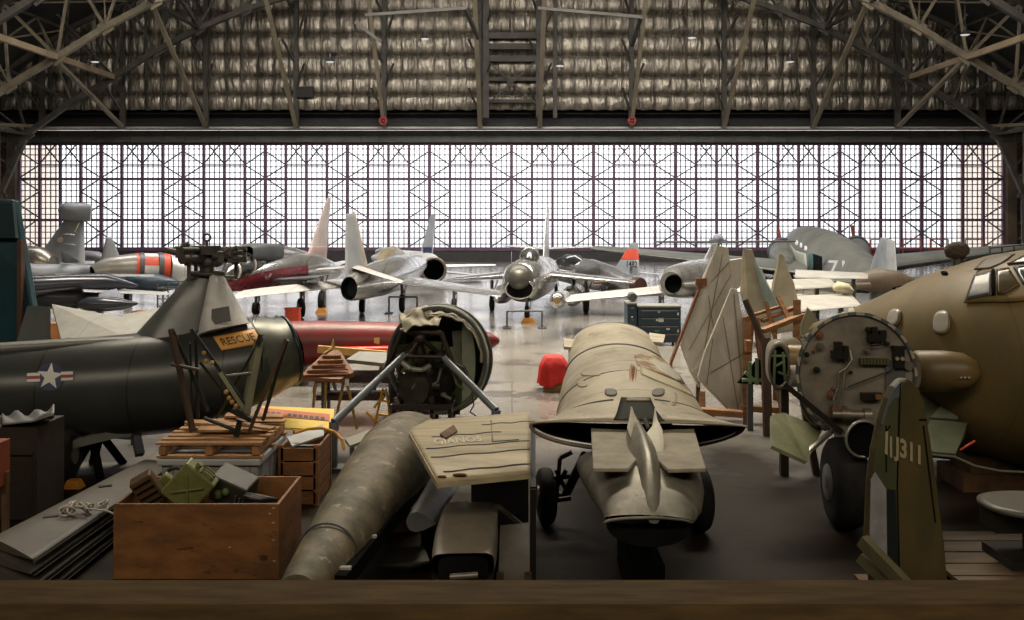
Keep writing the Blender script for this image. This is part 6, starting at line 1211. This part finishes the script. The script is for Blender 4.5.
for v0, u0, u1 in ((.30,.15,.75),(.62,.05,1),(.48,.05,1),(.86,.1,1),(.16,.6,1)):
    b = MB(); b.pipe([sg(u0+(u1-u0)*k/10, v0+.008*math.sin(k*1.3))+V(0,0,.018) for k in range(11)], .008); b.build('seam', M_dkgrey, r, world=True)
for u0 in (.66,): b = MB(); b.pipe([sg(u0,.1)+V(0,0,.018), sg(u0,.45)+V(0,0,.018), sg(.9,.45)+V(0,0,.018)], .008); b.build('seam', M_dkgrey, r, world=True)
b = MB(); b.slab([sg(.22,.30)+V(0,0,.04), sg(.36,.20)+V(0,0,.06), sg(.38,.26)+V(0,0,.03), sg(.26,.36)+V(0,0,.03)], .02); b.build('torn_flap', M_rust, r, world=True)
wrap_text('GIANOS', lambda u, v: sg(.15+u*.42, .34+v*.09)+V(0,0,.022), 'faded_lettering', None).build('faded_lettering', mat('letter_cream', (.80,.77,.62), rough=.5), r, world=True)
b = MB(); b.box(V(-.14,11.85,.60), (.66,.8,1.2)); b.build('stand_box', mat('stand_black_brown', (.022,.018,.012), (.014,.011,.008), rough=.6), r, world=True)
b = MB(); p = at(531,414,12.9); b.bar(V(at(533,0,10.0).x,10.0,0), V(at(533,0,10.0).x,10.0,1.25), .06); b.bar(V(at(533,0,12.8).x,12.8,0), V(at(533,0,12.8).x,12.8,1.35), .06); b.bar(V(at(533,0,10.0).x,10.0,1.24), V(at(533,0,12.8).x,12.8,1.24), .06); b.build('frame_leg', M_f1, r, world=True)
# pod with open end and other small pieces
r = thing('box_pod', 'grey-tan boxy pod with rounded shoulders and an open black end', 'pod', base_of(466, 10.2))
b = MB(); b.loft([S(463,568,9.45,31,15,6), S(463,562,9.6,31,19,6), S(466,546,10.0,31,21,6), S(469,530,10.5,29,20,6), S(471,518,10.95,27,16,6), S(471,514,11.1,25,9,6)], n=32, c0=False); b.build('pod_shell', mat('pod_taupe', (.26,.225,.17), (.17,.15,.115), rough=.42, sc=3, wear=.68, wcol=(.06,.04,.03), wsc=4), r, world=True)
b = MB(); b.loft([S(463,570,9.40,25,13,5), S(463,569,9.6,24,12,5)], n=28); b.build('open_end', M_black, r, world=True)
for i in range(5): b = MB(); b.ball(at(458+i*4,505+1.5*(i%2),11.0), .045, n=8); b.build('top_fitting', M_f2 if i % 2 else M_f1, r, world=True)
b = MB(); b.tube(at(450,577,9.3), at(478,575,9.3), .03); b.build('end_rod', M_f2, r, world=True)
b = MB(); b.slab([at(476,534,9.98), at(481,534,9.98), at(480,541,9.85), at(474,541,9.85)], .01); b.build('red_smudge', mat('smudge_red', (.28,.08,.05), rough=.6), r, world=True)
b = MB(); b.box(base_of(466,10.1)+V(0,0,.12), (.45,.9,.24)); b.box(base_of(466,10.1)+V(0,0,.30), (.3,.6,.14)); b.build('block', M_woodd, r, world=True)
r = thing('silver_flap', 'smooth grey-silver rounded flap between the long cylinder and the boxy pod', 'flap', base_of(428, 11.6))
b = MB(); b.wing(at(406,521,10.6), at(436,524,10.6), at(434,472,12.4), at(459,486,12.1), .22, .16); b.build('flap_skin', mat('flap_silver_grey', (.30,.30,.31), (.19,.19,.19), rough=.35, metal=.5, sc=2), r, world=True)
b = MB(); b.box(base_of(432,11.6)+V(0,0,.22), (.22,.4,.44)); b.build('stand', M_black, r, world=True)
loose('leaning_skin', 'flat grey-brown panel leaning beside the boxy pod', 'panel', [at(500,527,10.9), at(529,524,11.0), at(530,592,9.6), at(498,592,9.6)], .04, mat('panel_taupe', (.20,.18,.14), (.14,.125,.10), rough=.45, sc=3))
loose('skin_scrap', 'thin dark curved skin scrap on the floor left of the boxy pod', 'scrap metal', [atz(376,566,.12), atz(392,549,.2), atz(424,547,.22), atz(430,562,.16), atz(410,568,.10)], .03, mat('scrap_dark', (.07,.065,.05), (.045,.04,.03), rough=.35, metal=.4))
b = MB(); b.bar(at(497,505,11.25), at(528,530,11.15), .04); b.build('steel_bar', mat('bar_tan', (.22,.20,.15), rough=.5), base=at(528,530,11.15)-V(0,0,.05), label='thin tan bar resting between boxy pod and leaning panel', cat='bar')
b = MB(); b.slab([atz(345,440,.85), atz(385,425,.85), atz(392,431,.85), atz(350,447,.85)], .04); 
for q in (atz(352,441,.85), atz(384,430,.85)): b.bar(V(q.x,q.y,0), q, .06)
b.build('shelf_panel', mat('shelf_grey_tan', (.27,.26,.20), rough=.5), base=base_of(368,14), label='narrow grey-tan shelf panel behind the far end of the mottled cylinder', cat='panel')
